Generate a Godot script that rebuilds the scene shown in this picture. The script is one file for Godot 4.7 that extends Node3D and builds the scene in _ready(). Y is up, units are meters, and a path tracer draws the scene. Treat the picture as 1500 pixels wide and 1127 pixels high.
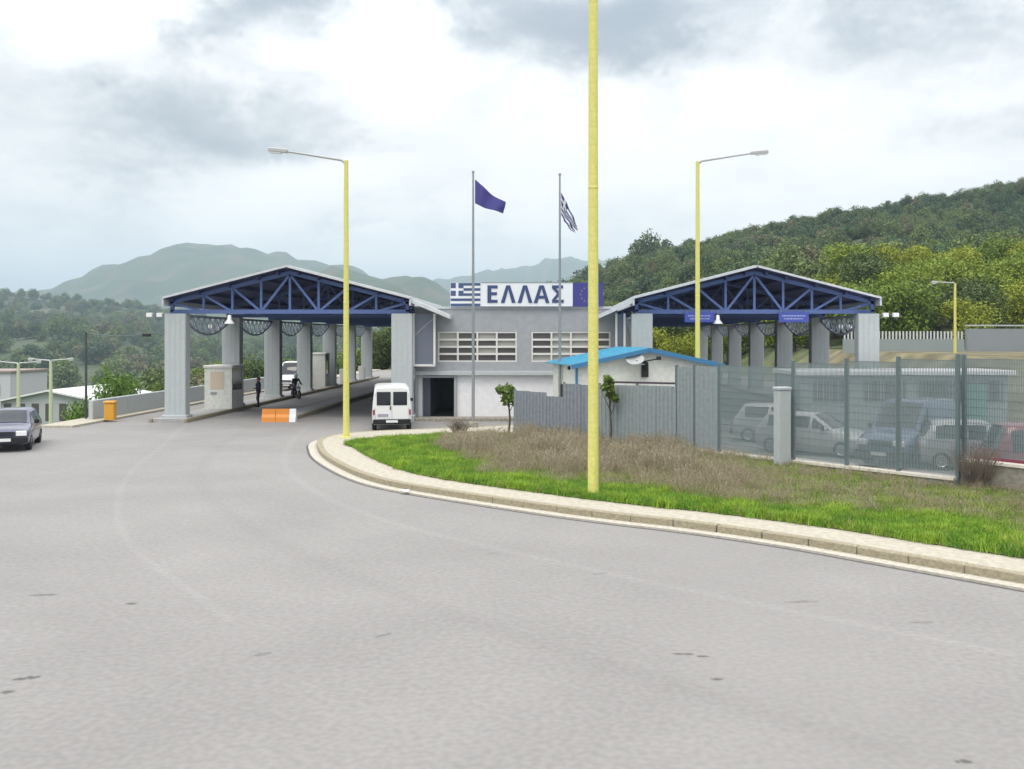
extends Node3D
# A border crossing under an overcast sky. Metres; x right, y up, the road runs towards -z.
# V(x, y, d) takes the distance d in front of the viewpoint, so that z = -d.

var M := {}
var used := {}
var rng := RandomNumberGenerator.new()
var rough_noise := FastNoiseLite.new()

# ------------------------------------------------------------------ helpers
func V(x: float, y: float, d: float) -> Vector3:
	return Vector3(x, y, -d)

func lin(r: float, g: float, b: float) -> Color:
	return Color(r, g, b).linear_to_srgb()

func sm(t: float) -> float:
	t = clampf(t, 0.0, 1.0)
	return t * t * (3.0 - 2.0 * t)

func table(t: Array, x: float) -> float:
	if x <= t[0][0]:
		return t[0][1]
	for i in range(1, t.size()):
		if x <= t[i][0]:
			var k: float = (x - t[i - 1][0]) / (t[i][0] - t[i - 1][0])
			return lerpf(t[i - 1][1], t[i][1], k)
	return t[t.size() - 1][1]

func numbered(called: String) -> String:
	var n: int = used.get(called, 0)
	used[called] = n + 1
	return called if n == 0 else "%s_%03d" % [called, n]

func tag(o: Node, label: String, category: String, group := "", kind := "") -> void:
	if label: o.set_meta("label", label)
	if category: o.set_meta("category", category)
	if group: o.set_meta("group", group)
	if kind: o.set_meta("kind", kind)

func thing(called: String, label: String, category: String, at := Vector3.ZERO, turn := 0.0, group := "") -> Node3D:
	var o := Node3D.new()
	o.name = numbered(called)
	add_child(o, true)
	o.position = at
	o.rotation.y = turn
	tag(o, label, category, group)
	return o

func part(parent: Node, called: String, mesh: Mesh, m: Material, at := Transform3D()) -> MeshInstance3D:
	var o := MeshInstance3D.new()
	o.name = called
	o.mesh = mesh
	o.material_override = m
	o.transform = at
	o.cast_shadow = GeometryInstance3D.SHADOW_CASTING_SETTING_ON
	parent.add_child(o, true)
	return o

func solo(called: String, mesh: Mesh, m: Material, label: String, category: String, group := "", kind := "") -> MeshInstance3D:
	var o := part(self, numbered(called), mesh, m)
	tag(o, label, category, group, kind)
	return o

func struct(called: String, mesh: Mesh, m: Material, label := "") -> MeshInstance3D:
	var o := part(self, numbered(called), mesh, m)
	tag(o, label, "", "", "structure")
	return o

func at(p: Vector3, turn := 0.0) -> Transform3D:
	return Transform3D(Basis(Vector3.UP, turn), p)

func mb(smooth := false) -> SurfaceTool:
	var st := SurfaceTool.new()
	st.begin(Mesh.PRIMITIVE_TRIANGLES)
	st.set_smooth_group(0 if smooth else -1)
	return st

func fin(st: SurfaceTool) -> ArrayMesh:
	st.generate_normals()
	return st.commit()

func quad(st: SurfaceTool, a: Vector3, b: Vector3, c: Vector3, d: Vector3) -> void:
	# a b c d run clockwise as seen from the front
	for p in [a, b, c, a, c, d]:
		st.add_vertex(p)

func hexa(st: SurfaceTool, p: Array) -> void:
	# p: bottom ring of four, then top ring of four, anticlockwise seen from above
	quad(st, p[4], p[7], p[6], p[5])
	quad(st, p[0], p[1], p[2], p[3])
	for i in 4:
		var j := (i + 1) % 4
		quad(st, p[i], p[i + 4], p[j + 4], p[j])

func box(st: SurfaceTool, c: Vector3, s: Vector3, b := Basis()) -> void:
	var h := s / 2.0
	var p := []
	for y in [-h.y, h.y]:
		p.append(c + b * Vector3(-h.x, y, h.z))
		p.append(c + b * Vector3(h.x, y, h.z))
		p.append(c + b * Vector3(h.x, y, -h.z))
		p.append(c + b * Vector3(-h.x, y, -h.z))
	hexa(st, p)

func bevel(st: SurfaceTool, c: Vector3, s: Vector3, r: float, b := Basis()) -> void:
	# a box whose vertical and top edges are chamfered
	var h := s / 2.0
	var rings := []
	for lv in [[-h.y, 0.0], [h.y - r, 0.0], [h.y, r]]:
		var x: float = h.x - lv[1]
		var z: float = h.z - lv[1]
		var ring := []
		for q in [[-x + r, z], [x - r, z], [x, z - r], [x, -z + r], [x - r, -z], [-x + r, -z], [-x, -z + r], [-x, z - r]]:
			ring.append(c + b * Vector3(q[0], lv[0], q[1]))
		rings.append(ring)
	for k in 2:
		for i in 8:
			var j := (i + 1) % 8
			quad(st, rings[k][i], rings[k + 1][i], rings[k + 1][j], rings[k][j])
	for e in [[rings[2], false], [rings[0], true]]:
		for i in range(1, 7):
			var tri: Array = [e[0][0], e[0][i + 1], e[0][i]] if not e[1] else [e[0][0], e[0][i], e[0][i + 1]]
			for p in tri:
				st.add_vertex(p)

func bar(st: SurfaceTool, a: Vector3, b: Vector3, w: float, h: float) -> void:
	var d := b - a
	var z := d.normalized()
	var up := Vector3.UP if absf(z.y) < 0.95 else Vector3.FORWARD
	var x := up.cross(z).normalized()
	var y := z.cross(x)
	box(st, (a + b) / 2.0, Vector3(w, h, d.length()), Basis(x, y, z))

func tube(st: SurfaceTool, pts: Array, radii: Array, n := 8) -> void:
	var rings := []
	for i in pts.size():
		var d: Vector3 = (pts[mini(i + 1, pts.size() - 1)] - pts[maxi(i - 1, 0)]).normalized()
		var up := Vector3.UP if absf(d.y) < 0.9 else Vector3.RIGHT
		var x := up.cross(d).normalized()
		var y := d.cross(x)
		var ring := []
		for k in n:
			var a := TAU * k / n
			ring.append(pts[i] + (x * cos(a) + y * sin(a)) * radii[i])
		rings.append(ring)
	st.set_smooth_group(0)
	for i in pts.size() - 1:
		for k in n:
			var j := (k + 1) % n
			quad(st, rings[i][k], rings[i][j], rings[i + 1][j], rings[i + 1][k])
	st.set_smooth_group(-1)
	for e in [0, pts.size() - 1]:
		for k in range(1, n - 1):
			var tri: Array = [rings[e][0], rings[e][k], rings[e][k + 1]] if e > 0 else [rings[e][0], rings[e][k + 1], rings[e][k]]
			for p in tri:
				st.add_vertex(p)

func lathe(st: SurfaceTool, prof: Array, n: int, xf: Transform3D) -> void:
	# prof: [radius, along] pairs, spun round the local y axis
	st.set_smooth_group(0)
	for i in prof.size() - 1:
		for k in n:
			var a := TAU * k / n
			var b := TAU * (k + 1) / n
			var p0 := xf * Vector3(cos(a) * prof[i][0], prof[i][1], sin(a) * prof[i][0])
			var p1 := xf * Vector3(cos(b) * prof[i][0], prof[i][1], sin(b) * prof[i][0])
			var p2 := xf * Vector3(cos(b) * prof[i + 1][0], prof[i + 1][1], sin(b) * prof[i + 1][0])
			var p3 := xf * Vector3(cos(a) * prof[i + 1][0], prof[i + 1][1], sin(a) * prof[i + 1][0])
			quad(st, p0, p3, p2, p1)

func polygon(st: SurfaceTool, pts: PackedVector2Array, y: float) -> void:
	# pts are (x, distance); a level sheet seen from above
	var ids := Geometry2D.triangulate_polygon(pts)
	for i in range(0, ids.size(), 3):
		var a := pts[ids[i]]
		var b := pts[ids[i + 1]]
		var c := pts[ids[i + 2]]
		var order := [a, b, c] if (b - a).cross(c - a) < 0.0 else [a, c, b]
		for p in order:
			st.set_uv(Vector2(p.x, -p.y))
			st.add_vertex(V(p.x, y, p.y))

func skirt(st: SurfaceTool, pts: PackedVector2Array, y0: float, y1: float) -> void:
	for i in pts.size():
		var a := pts[i]
		var b := pts[(i + 1) % pts.size()]
		quad(st, V(a.x, y0, a.y), V(a.x, y1, a.y), V(b.x, y1, b.y), V(b.x, y0, b.y))

# ------------------------------------------------------------------ materials
func mat(c: Color, rough := 0.8, metal := 0.0) -> StandardMaterial3D:
	var m := StandardMaterial3D.new()
	m.albedo_color = c
	m.roughness = rough
	m.metallic = metal
	return m

func grainy(a: Color, b: Color, metres: float, rough := 0.9, bump := 0.0, seed_ := 1, freq := 0.02, octaves := 5) -> StandardMaterial3D:
	# two tones of the same stuff mixed by noise, laid on in world space
	var m := mat(Color.WHITE, rough)
	var n := FastNoiseLite.new()
	n.seed = seed_
	n.frequency = freq
	n.fractal_octaves = octaves
	n.fractal_gain = 0.6
	var t := NoiseTexture2D.new()
	t.width = 512
	t.height = 512
	t.seamless = true
	t.noise = n
	var g := Gradient.new()
	g.set_color(0, a)
	g.set_color(1, b)
	g.set_offset(0, 0.25)
	g.set_offset(1, 0.75)
	t.color_ramp = g
	m.albedo_texture = t
	m.uv1_triplanar = true
	m.uv1_world_triplanar = true
	m.uv1_scale = Vector3.ONE / metres
	if bump > 0.0:
		var nt := NoiseTexture2D.new()
		nt.width = 512
		nt.height = 512
		nt.seamless = true
		nt.noise = n
		nt.as_normal_map = true
		nt.bump_strength = 6.0
		m.normal_enabled = true
		m.normal_texture = nt
		m.normal_scale = bump
	return m

func materials() -> void:
	M.concrete = grainy(lin(0.41, 0.445, 0.46), lin(0.435, 0.47, 0.48), 3.0, 0.85, 0.04, 3)
	M.wall_grey = grainy(lin(0.31, 0.325, 0.35), lin(0.34, 0.355, 0.38), 5.0, 0.85, 0.02, 4)
	M.wall_white = grainy(lin(0.72, 0.72, 0.75), lin(0.77, 0.77, 0.79), 4.0, 0.8, 0.02, 5)
	M.cream = grainy(lin(0.58, 0.60, 0.56), lin(0.68, 0.69, 0.65), 3.0, 0.8, 0.05, 6)
	M.pave = grainy(lin(0.38, 0.35, 0.285), lin(0.47, 0.435, 0.365), 2.2, 0.92, 0.3, 7)
	M.kerb = grainy(lin(0.24, 0.21, 0.145), lin(0.37, 0.33, 0.24), 0.9, 0.92, 0.4, 8)
	M.gutter = grainy(lin(0.40, 0.37, 0.31), lin(0.54, 0.51, 0.45), 1.3, 0.92, 0.3, 9)
	M.island = grainy(lin(0.30, 0.30, 0.30), lin(0.38, 0.38, 0.38), 2.0, 0.9, 0.2, 10)
	M.soil = grainy(lin(0.17, 0.145, 0.095), lin(0.26, 0.225, 0.15), 1.7, 1.0, 0.5, 11)
	M.low_wall = grainy(lin(0.22, 0.20, 0.165), lin(0.34, 0.32, 0.28), 2.0, 0.95, 0.4, 12)
	M.coping = grainy(lin(0.50, 0.47, 0.40), lin(0.60, 0.57, 0.50), 1.2, 0.9, 0.2, 13)
	M.sheet = grainy(lin(0.19, 0.215, 0.25), lin(0.25, 0.275, 0.31), 2.0, 0.55, 0.05, 14)
	M.sheet_pale = grainy(lin(0.235, 0.275, 0.29), lin(0.29, 0.325, 0.335), 2.0, 0.55, 0.05, 15)
	M.roof_metal = grainy(lin(0.50, 0.52, 0.55), lin(0.58, 0.60, 0.62), 4.0, 0.5, 0.05, 16)
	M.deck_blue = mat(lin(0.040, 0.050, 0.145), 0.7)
	M.steel_blue = mat(lin(0.085, 0.135, 0.33), 0.55)
	M.steel_pale = mat(lin(0.36, 0.41, 0.50), 0.55)
	M.yellow = grainy(lin(0.59, 0.56, 0.15), lin(0.68, 0.65, 0.20), 1.5, 0.5, 0.0, 17)
	M.pale_pole = grainy(lin(0.48, 0.52, 0.36), lin(0.58, 0.60, 0.42), 1.5, 0.5, 0.0, 18)
	M.galv = mat(lin(0.30, 0.32, 0.34), 0.45, 0.6)
	M.fence_green = mat(lin(0.115, 0.155, 0.165), 0.5)
	M.wire = mat(lin(0.19, 0.235, 0.245), 0.5)
	M.dark = mat(lin(0.015, 0.015, 0.02), 0.7)
	M.black_rubber = mat(lin(0.012, 0.012, 0.014), 0.85)
	M.glass = mat(lin(0.02, 0.025, 0.035), 0.06)
	M.pane_dark = mat(lin(0.10, 0.09, 0.095), 0.1)
	M.pane_pale = mat(lin(0.36, 0.36, 0.33), 0.5)
	M.frame_white = mat(lin(0.66, 0.65, 0.63), 0.5)
	M.white_paint = mat(lin(0.72, 0.73, 0.74), 0.3)
	M.white_paint.clearcoat_enabled = true
	M.white_paint.clearcoat = 0.6
	M.lamp_glass = mat(lin(0.78, 0.79, 0.80), 0.25)
	M.lamp_body = mat(lin(0.42, 0.43, 0.43), 0.4)
	M.blue_roof = grainy(lin(0.07, 0.33, 0.49), lin(0.10, 0.39, 0.55), 2.0, 0.5, 0.05, 19)
	M.blue_trim = mat(lin(0.04, 0.17, 0.34), 0.5)
	M.navy = mat(lin(0.035, 0.062, 0.17), 0.6)
	M.flag_blue = mat(lin(0.045, 0.045, 0.23), 0.75)
	M.sign_white = mat(lin(0.74, 0.76, 0.80), 0.5)
	M.sign_blue = mat(lin(0.05, 0.075, 0.36), 0.5)
	M.sign_text = mat(lin(0.35, 0.40, 0.66), 0.5)
	M.gold = mat(lin(0.30, 0.25, 0.10), 0.6)
	M.orange = mat(lin(0.62, 0.22, 0.03), 0.55)
	M.bin_orange = grainy(lin(0.55, 0.27, 0.02), lin(0.66, 0.34, 0.035), 0.8, 0.55, 0.0, 20)
	M.chrome = mat(lin(0.5, 0.5, 0.52), 0.25, 0.9)
	M.skin = mat(lin(0.42, 0.25, 0.17), 0.6)
	M.bark = grainy(lin(0.06, 0.045, 0.03), lin(0.12, 0.095, 0.07), 0.7, 1.0, 0.4, 21)
	M.leaf = mat(Color.WHITE, 0.75)
	M.leaf.vertex_color_use_as_albedo = true
	M.leaf.backlight_enabled = true
	M.leaf.backlight = Color(0.35, 0.35, 0.35)
	M.leaf.cull_mode = BaseMaterial3D.CULL_DISABLED

func paint(r: float, g: float, b: float) -> StandardMaterial3D:
	var m := mat(lin(r, g, b), 0.3, 0.1)
	m.clearcoat_enabled = true
	m.clearcoat = 0.7
	m.clearcoat_roughness = 0.08
	return m

# ------------------------------------------------------------------ sky
func make_sky() -> Sky:
	var w := 3072
	var h := 1536
	var big := FastNoiseLite.new()
	big.seed = 11
	big.frequency = 1.0
	big.fractal_octaves = 6
	big.fractal_gain = 0.52
	big.domain_warp_enabled = true
	big.domain_warp_amplitude = 0.25
	big.domain_warp_frequency = 1.6
	# cloud banks: [azimuth, elevation, half width, half height (degrees), depth]; minus is a grey underside
	var banks := [
		[-15.8, 18.6, 3.6, 2.4, -1.05], [-20.5, 12.4, 7.0, 2.4, -0.46], [-17.0, 10.3, 5.0, 0.9, -0.42], [3.6, 17.9, 5.5, 1.9, -0.85], [-4.0, 19.5, 3.5, 1.6, -0.45], [25.0, 18.6, 6.0, 1.9, -0.6],
		[-9.0, 13.0, 3.4, 5.0, 0.35], [13.0, 11.0, 12.0, 4.0, 0.45], [-12.0, 7.3, 5.0, 1.5, 0.35], [-24.5, 17.5, 3.5, 2.5, 0.2], [-27.5, 9.5, 3.5, 2.0, 0.15], [-3.0, 8.0, 6.0, 2.5, 0.3],
		[19.0, 8.0, 3.0, 0.9, -0.15], [-27.0, 4.6, 3.0, 0.9, 0.2], [-22.0, 6.5, 10.0, 1.4, -0.2], [11.0, 15.8, 6.0, 0.8, -0.22], [17.0, 4.5, 12.0, 3.0, 0.3],
	]
	var data := PackedFloat32Array()
	data.resize(w * h * 4)
	var grey := Vector3(0.36, 0.42, 0.49)
	var white := Vector3(1.30, 1.29, 1.27)
	var low := Vector3(0.90, 1.02, 1.08)
	var half := h / 2
	for j in half:
		var el := (0.5 - (j + 0.5) / h) * PI
		var ce := cos(el)
		var se := sin(el)
		var eld := rad_to_deg(el)
		var stretch := 1.9 / (0.35 + se)
		# an overcast sky is brighter towards the zenith
		var gain := (1.0 + 1.9 * maxf(0.0, se - 0.2)) * 1.0
		for i in w:
			var az := wrapf((i + 0.5) / w * TAU, -PI, PI)
			var dx := sin(az) * ce
			var dz := -cos(az) * ce
			var n := big.get_noise_3d(dx * 2.6, se * stretch * 2.6, dz * 2.6)
			var v := 0.70 + 0.62 * n
			var azd := rad_to_deg(az)
			if eld < 34.0 and absf(azd) < 50.0:
				var n2 := big.get_noise_3d(dx * 5.0 + 7.0, se * 9.0, dz * 5.0)
				var n3 := big.get_noise_3d(dx * 5.0, se * 9.0 + 5.0, dz * 5.0 + 3.0)
				v += 0.22 * n3
				for b in banks:
					var u: float = (azd - b[0]) / b[2] + n2 * 1.5
					var t: float = (eld - b[1]) / b[3] + n3 * 1.5
					var q := u * u + t * t
					if q < 7.0:
						v += b[4] * exp(-q * 0.75)
			v = 0.5 + 0.5 * tanh((v - 0.5) * 2.1)
			var c := grey.lerp(white, v)
			c = c.lerp(low, 0.55 * sm(1.0 - eld / 8.5) * sm((14.0 - azd) / 16.0 + 0.15 * n))
			c *= gain
			var k := (j * w + i) * 4
			data[k] = c.x
			data[k + 1] = c.y
			data[k + 2] = c.z
			data[k + 3] = 1.0
	for j in range(half, h):
		for i in w:
			var k := (j * w + i) * 4
			data[k] = 0.30
			data[k + 1] = 0.31
			data[k + 2] = 0.30
			data[k + 3] = 1.0
	var img := Image.create_from_data(w, h, false, Image.FORMAT_RGBAF, data.to_byte_array())
	var m := PanoramaSkyMaterial.new()
	m.panorama = ImageTexture.create_from_image(img)
	var s := Sky.new()
	s.sky_material = m
	return s

# ------------------------------------------------------------------ terrain
const CREST := [[-90.0, -4.0], [-40.0, 2.0], [4.0, 18.0], [23.0, 28.0], [58.0, 35.5], [81.0, 41.5], [110.0, 47.5], [139.0, 49.5], [153.0, 53.5], [174.0, 57.0], [203.0, 63.0], [260.0, 76.0], [420.0, 95.0], [800.0, 60.0]]
const PEAK := [[-3200.0, 60.0], [-2400.0, 120.0], [-1786.0, 168.0], [-1569.0, 226.0], [-1376.0, 282.0], [-1255.0, 330.0], [-1183.0, 338.0], [-965.0, 324.0], [-845.0, 298.0], [-772.0, 274.0], [-580.0, 215.0], [-340.0, 140.0], [0.0, 70.0], [1500.0, 60.0]]
const RIDGE := [[-900.0, 60.0], [-640.0, 140.0], [-520.0, 172.0], [-444.0, 178.0], [-380.0, 174.0], [-301.0, 158.0], [-254.0, 139.0], [-222.0, 118.0], [-158.0, 92.0], [0.0, 60.0], [900.0, 50.0]]
const SHOULDER := [[-2200.0, 90.0], [-900.0, 72.0], [-717.0, 63.0], [-627.0, 61.0], [-540.0, 62.0], [-448.0, 46.0], [-359.0, 28.0], [-180.0, 18.0], [0.0, 8.0], [900.0, 5.0]]
const FOOTHILL := [[-900.0, 26.0], [-441.0, 19.0], [-375.0, 25.0], [-303.0, 12.0], [-220.0, 0.0], [0.0, -6.0], [800.0, -6.0]]
const FAR_RANGE := [[-2500.0, 150.0], [-517.0, 330.0], [-200.0, 390.0], [100.0, 400.0], [276.0, 370.0], [700.0, 310.0], [2500.0, 240.0]]

func bell(d: float, w: float) -> float:
	return exp(-d * d / (w * w))

func ground_y(x: float, d: float) -> float:
	var y := -0.06
	y -= 5.0 * sm((-22.8 - x) / 6.0)
	y -= 8.0 * sm((-32.0 - x) / 90.0)
	y -= 9.0 * sm((d - 128.0) / 120.0) * sm((6.0 - x) / 40.0)
	y += 3.0 * sm((x - 22.0) / 5.0) * sm((d - 52.0) / 14.0)
	y += 7.0 * sm((x - 30.0) / 16.0) * sm((d - 98.0) / 46.0) * (1.0 - sm((d - 170.0) / 160.0))
	if d > 120.0:
		var up := sm((d - 125.0) / 330.0) * 0.45 + 0.55 * clampf((d - 125.0) / 295.0, 0.0, 1.0)
		y += maxf(0.0, table(CREST, x)) * minf(up, 1.0) * (1.0 - 0.6 * sm((d - 460.0) / 500.0))
	if d > 300.0:
		var f := 0.0
		f = maxf(f, table(FOOTHILL, x) * bell(d - 800.0, 220.0))
		f = maxf(f, table(SHOULDER, x) * bell(d - 1300.0, 330.0))
		f = maxf(f, table(RIDGE, x) * bell(d - 2300.0, 480.0))
		f = maxf(f, table(PEAK, x) * bell(d - 3500.0, 750.0))
		f = maxf(f, table(FAR_RANGE, x) * bell(d - 5200.0, 800.0))
		y += f + 14.0 * sm((d - 300.0) / 500.0) * 0.4
	if d > 130.0 or x < -34.0:
		var k := sm((d - 130.0) / 250.0) + sm((-34.0 - x) / 60.0) * 0.4
		y += k * (rough_noise.get_noise_2d(x, d) * 5.0 + (rough_noise.get_noise_2d(x * 0.2 + 900.0, d * 0.2) * 26.0 if d > 700.0 else 0.0) * sm((d - 700.0) / 600.0) + rough_noise.get_noise_2d(x * 0.6 - 300.0, d * 0.6) * 22.0 * sm((d - 1500.0) / 500.0))
	return y

func steps(list: Array) -> Array:
	# list of [from, to, step]
	var out := []
	for s in list:
		var v: float = s[0]
		while v < s[1] - 0.001:
			out.append(v)
			v += s[2]
	out.append(list[list.size() - 1][1])
	return out

func build_terrain() -> void:
	var xs := steps([[-7000.0, -2600.0, 200.0], [-2600.0, -300.0, 35.0], [-300.0, -60.0, 10.0], [-60.0, 60.0, 3.0], [60.0, 320.0, 10.0], [320.0, 1500.0, 60.0], [1500.0, 7000.0, 300.0]])
	var ds := steps([[-500.0, -20.0, 60.0], [-20.0, 160.0, 5.0], [160.0, 520.0, 10.0], [520.0, 1500.0, 25.0], [1500.0, 4300.0, 50.0], [4300.0, 7000.0, 130.0]])
	var tone := FastNoiseLite.new()
	tone.seed = 5
	tone.frequency = 0.006
	tone.fractal_octaves = 4
	var st := mb(true)
	for d in ds:
		for x in xs:
			var n := tone.get_noise_2d(x, d)
			var c := Color(0.10, 0.15, 0.06).lerp(Color(0.18, 0.21, 0.085), clampf(0.5 + n * 1.6, 0, 1))
			var bare := sm((tone.get_noise_2d(x * 1.7 + 4000.0, d * 1.7) - 0.22) / 0.12)
			if d > 130.0:
				if d > 380.0 or x > 0.0:
					c = Color(0.065, 0.105, 0.05).lerp(Color(0.10, 0.135, 0.06), clampf(0.5 + n * 1.6, 0, 1))
				c = c.lerp(Color(0.21, 0.16, 0.12), bare * 0.8)
			elif x > 20.0 and d > 40.0 and d < 100.0:
				c = c.lerp(Color(0.27, 0.22, 0.13), 0.75)
			st.set_color(c)
			st.add_vertex(V(x, ground_y(x, d), d))
	var nx := xs.size()
	for j in ds.size() - 1:
		for i in nx - 1:
			var a := j * nx + i
			for k in [a, a + nx, a + nx + 1, a, a + nx + 1, a + 1]:
				st.add_index(k)
	st.generate_normals()
	var m := grainy(Color(0.62, 0.62, 0.62), Color(1, 1, 1), 60.0, 1.0, 0.0, 22, 0.03, 5)
	m.vertex_color_use_as_albedo = true
	struct("terrain", st.commit(), m)

# ------------------------------------------------------------------ vegetation meshes
func crown_mesh(seed_: int, radius: float, height: float, count: int, leaf: float, lobes := 8) -> ArrayMesh:
	# many small leaf sprays spread through a lobed crown that stands on y = 0
	var r := RandomNumberGenerator.new()
	r.seed = seed_
	var cs := []
	for k in lobes:
		var a := TAU * (k + r.randf()) / lobes
		var o := radius * (0.25 + 0.45 * r.randf())
		var y := height * (0.2 + 0.6 * r.randf())
		cs.append([Vector3(cos(a) * o, y, sin(a) * o), radius * (0.38 + 0.25 * r.randf())])
	cs.append([Vector3(0, height * 0.68, 0), radius * 0.5])
	var st := mb()
	for k in count:
		var l: Array = cs[r.randi() % cs.size()]
		var dir := Vector3(r.randfn(), r.randfn(), r.randfn()).normalized()
		var p: Vector3 = l[0] + dir * l[1] * pow(r.randf(), 0.4) * Vector3(1, 0.9, 1)
		p.y = maxf(p.y, 0.1)
		var b := Basis(Vector3(r.randfn(), r.randfn(), r.randfn()).normalized(), r.randf() * TAU)
		var s := leaf * (0.6 + 0.8 * r.randf())
		var t := 0.8 + 0.4 * r.randf()
		var w := 0.93 + 0.14 * r.randf()
		st.set_color(Color(t * w, t, t * (2.0 - w)))
		var x := b.x * s * 0.5
		var z := b.z * s * 0.75
		var up := b.y * s * 0.18
		for q in [p - z, p + x + up, p + z, p - z, p + z, p - x + up]:
			st.add_vertex(q)
	return fin(st)

func trunk_mesh(seed_: int, height: float, radius: float) -> ArrayMesh:
	var r := RandomNumberGenerator.new()
	r.seed = seed_
	var st := mb(true)
	tube(st, [Vector3(0, -0.3, 0), Vector3(0.05, height * 0.35, 0), Vector3(-0.06, height * 0.7, 0.05), Vector3(0, height, 0)], [radius * 1.25, radius * 0.9, radius * 0.6, radius * 0.2], 7)
	for k in 5:
		var a := TAU * k / 5.0 + r.randf()
		var y0 := height * (0.35 + 0.1 * k * 0.7)
		var o := Vector3(cos(a), 0.75, sin(a)) * height * 0.27
		tube(st, [Vector3(0, y0, 0), Vector3(0, y0, 0) + o * 0.55, Vector3(0, y0 + 0.2, 0) + o], [radius * 0.45, radius * 0.3, radius * 0.1], 5)
	return fin(st)

func leaf_tint(r: float, g: float, b: float) -> StandardMaterial3D:
	var m: StandardMaterial3D = M.leaf.duplicate()
	m.albedo_color = lin(r, g, b)
	return m

func scatter(called: String, label: String, category: String, mesh: Mesh, m: Material, places: Array, tints: Array) -> void:
	var mm := MultiMesh.new()
	mm.transform_format = MultiMesh.TRANSFORM_3D
	mm.use_colors = true
	mm.mesh = mesh
	mm.instance_count = places.size()
	for i in places.size():
		mm.set_instance_transform(i, places[i])
		mm.set_instance_color(i, tints[i])
	var o := MultiMeshInstance3D.new()
	o.name = numbered(called)
	o.multimesh = mm
	o.material_override = m
	add_child(o, true)
	tag(o, label, category, "", "stuff")

func build_forest() -> void:
	rng.seed = 77
	var tone := FastNoiseLite.new()
	tone.seed = 5
	tone.frequency = 0.006
	tone.fractal_octaves = 4
	var hue := FastNoiseLite.new()
	hue.seed = 9
	hue.frequency = 0.02
	var crowns := []
	for k in 4:
		crowns.append(crown_mesh(100 + k, 3.2, 5.4, 1300, 0.34, 9))
	# [label, x0, x1, d0, d1, spacing, size, greenness]
	var areas := [
		["dense green wood covering the hillside behind the right canopy", -60.0, 330.0, 150.0, 480.0, 4.6, 1.0],
		["scattered trees and scrub in the hazy valley on the left", -420.0, -30.0, 112.0, 420.0, 7.5, 1.05],
		["distant trees on the hazy slopes beyond the valley", -1150.0, 60.0, 420.0, 1500.0, 14.0, 2.3],
	]
	for a in areas:
		for variant in 4:
			var places := []
			var tints := []
			var nx := int((a[2] - a[1]) / (a[5] * 2.0))
			var nd := int((a[4] - a[3]) / (a[5] * 2.0))
			for i in nx:
				for j in nd:
					var x: float = a[1] + (i + rng.randf() * 0.9 + 0.5 * (variant % 2)) * a[5] * 2.0
					var d: float = a[3] + (j + rng.randf() * 0.9 + 0.5 * (variant / 2)) * a[5] * 2.0
					if absf(x / d + 0.03) > 0.72:
						continue
					if a[6] == 1.0 and (x < -10.0 + (d - 150.0) * 0.05):
						continue
					var bare := tone.get_noise_2d(x * 1.7 + 4000.0, d * 1.7)
					if bare > 0.25 and rng.randf() < 0.85:
						continue
					if a[6] > 1.0 and rng.randf() < (0.30 if a[6] < 2.0 else 0.45):
						continue
					var s: float = a[6] * (0.55 + 0.7 * rng.randf())
					var b := Basis(Vector3.UP, rng.randf() * TAU).scaled(Vector3(s, s * (0.85 + 0.4 * rng.randf()), s))
					places.append(Transform3D(b, V(x, ground_y(x, d) - 0.3, d)))
					var t := clampf(0.5 + hue.get_noise_2d(x, d) * 1.5 + rng.randfn() * 0.28, 0, 1)
					var c := Color(0.055, 0.105, 0.047).lerp(Color(0.145, 0.20, 0.06), t)
					if rng.randf() < 0.1:
						c = Color(0.17, 0.165, 0.085)
					tints.append(c)
			scatter("woodland", a[0], "woodland", crowns[variant], M.leaf, places, tints)

# ------------------------------------------------------------------ the crossing's ground
const KERB_LINE := [[30.0, -8.5], [22.0, 0.6], [13.0, 9.9], [7.58, 15.7], [6.0, 17.4], [4.4, 19.1], [2.56, 20.6], [1.47, 21.3], [0.12, 22.3], [-1.31, 23.5], [-2.74, 24.75], [-4.28, 26.25], [-5.4, 27.8], [-6.7, 30.4], [-7.8, 33.1], [-8.54, 35.6], [-8.95, 37.4], [-8.97, 38.9], [-8.6, 40.3], [-7.4, 41.4], [-5.8, 42.2], [-3.6, 43.2], [-1.7, 44.4]]

func smooth_line(src: Array, step: float) -> PackedVector2Array:
	var c := Curve2D.new()
	for i in src.size():
		var p := Vector2(src[i][0], src[i][1])
		var a := Vector2(src[maxi(i - 1, 0)][0], src[maxi(i - 1, 0)][1])
		var b := Vector2(src[mini(i + 1, src.size() - 1)][0], src[mini(i + 1, src.size() - 1)][1])
		var t := (b - a).normalized()
		c.add_point(p, -t * (p - a).length() / 3.0, t * (b - p).length() / 3.0)
	c.bake_interval = 0.05
	var out := PackedVector2Array()
	var total := c.get_baked_length()
	var n := int(total / step)
	for i in n + 1:
		out.append(c.sample_baked(total * i / n))
	return out

func offset_line(l: PackedVector2Array, by: float) -> PackedVector2Array:
	# to the island's side of the line
	var out := PackedVector2Array()
	for i in l.size():
		var t := (l[mini(i + 1, l.size() - 1)] - l[maxi(i - 1, 0)]).normalized()
		out.append(l[i] + Vector2(t.y, -t.x) * by)
	return out

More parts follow.
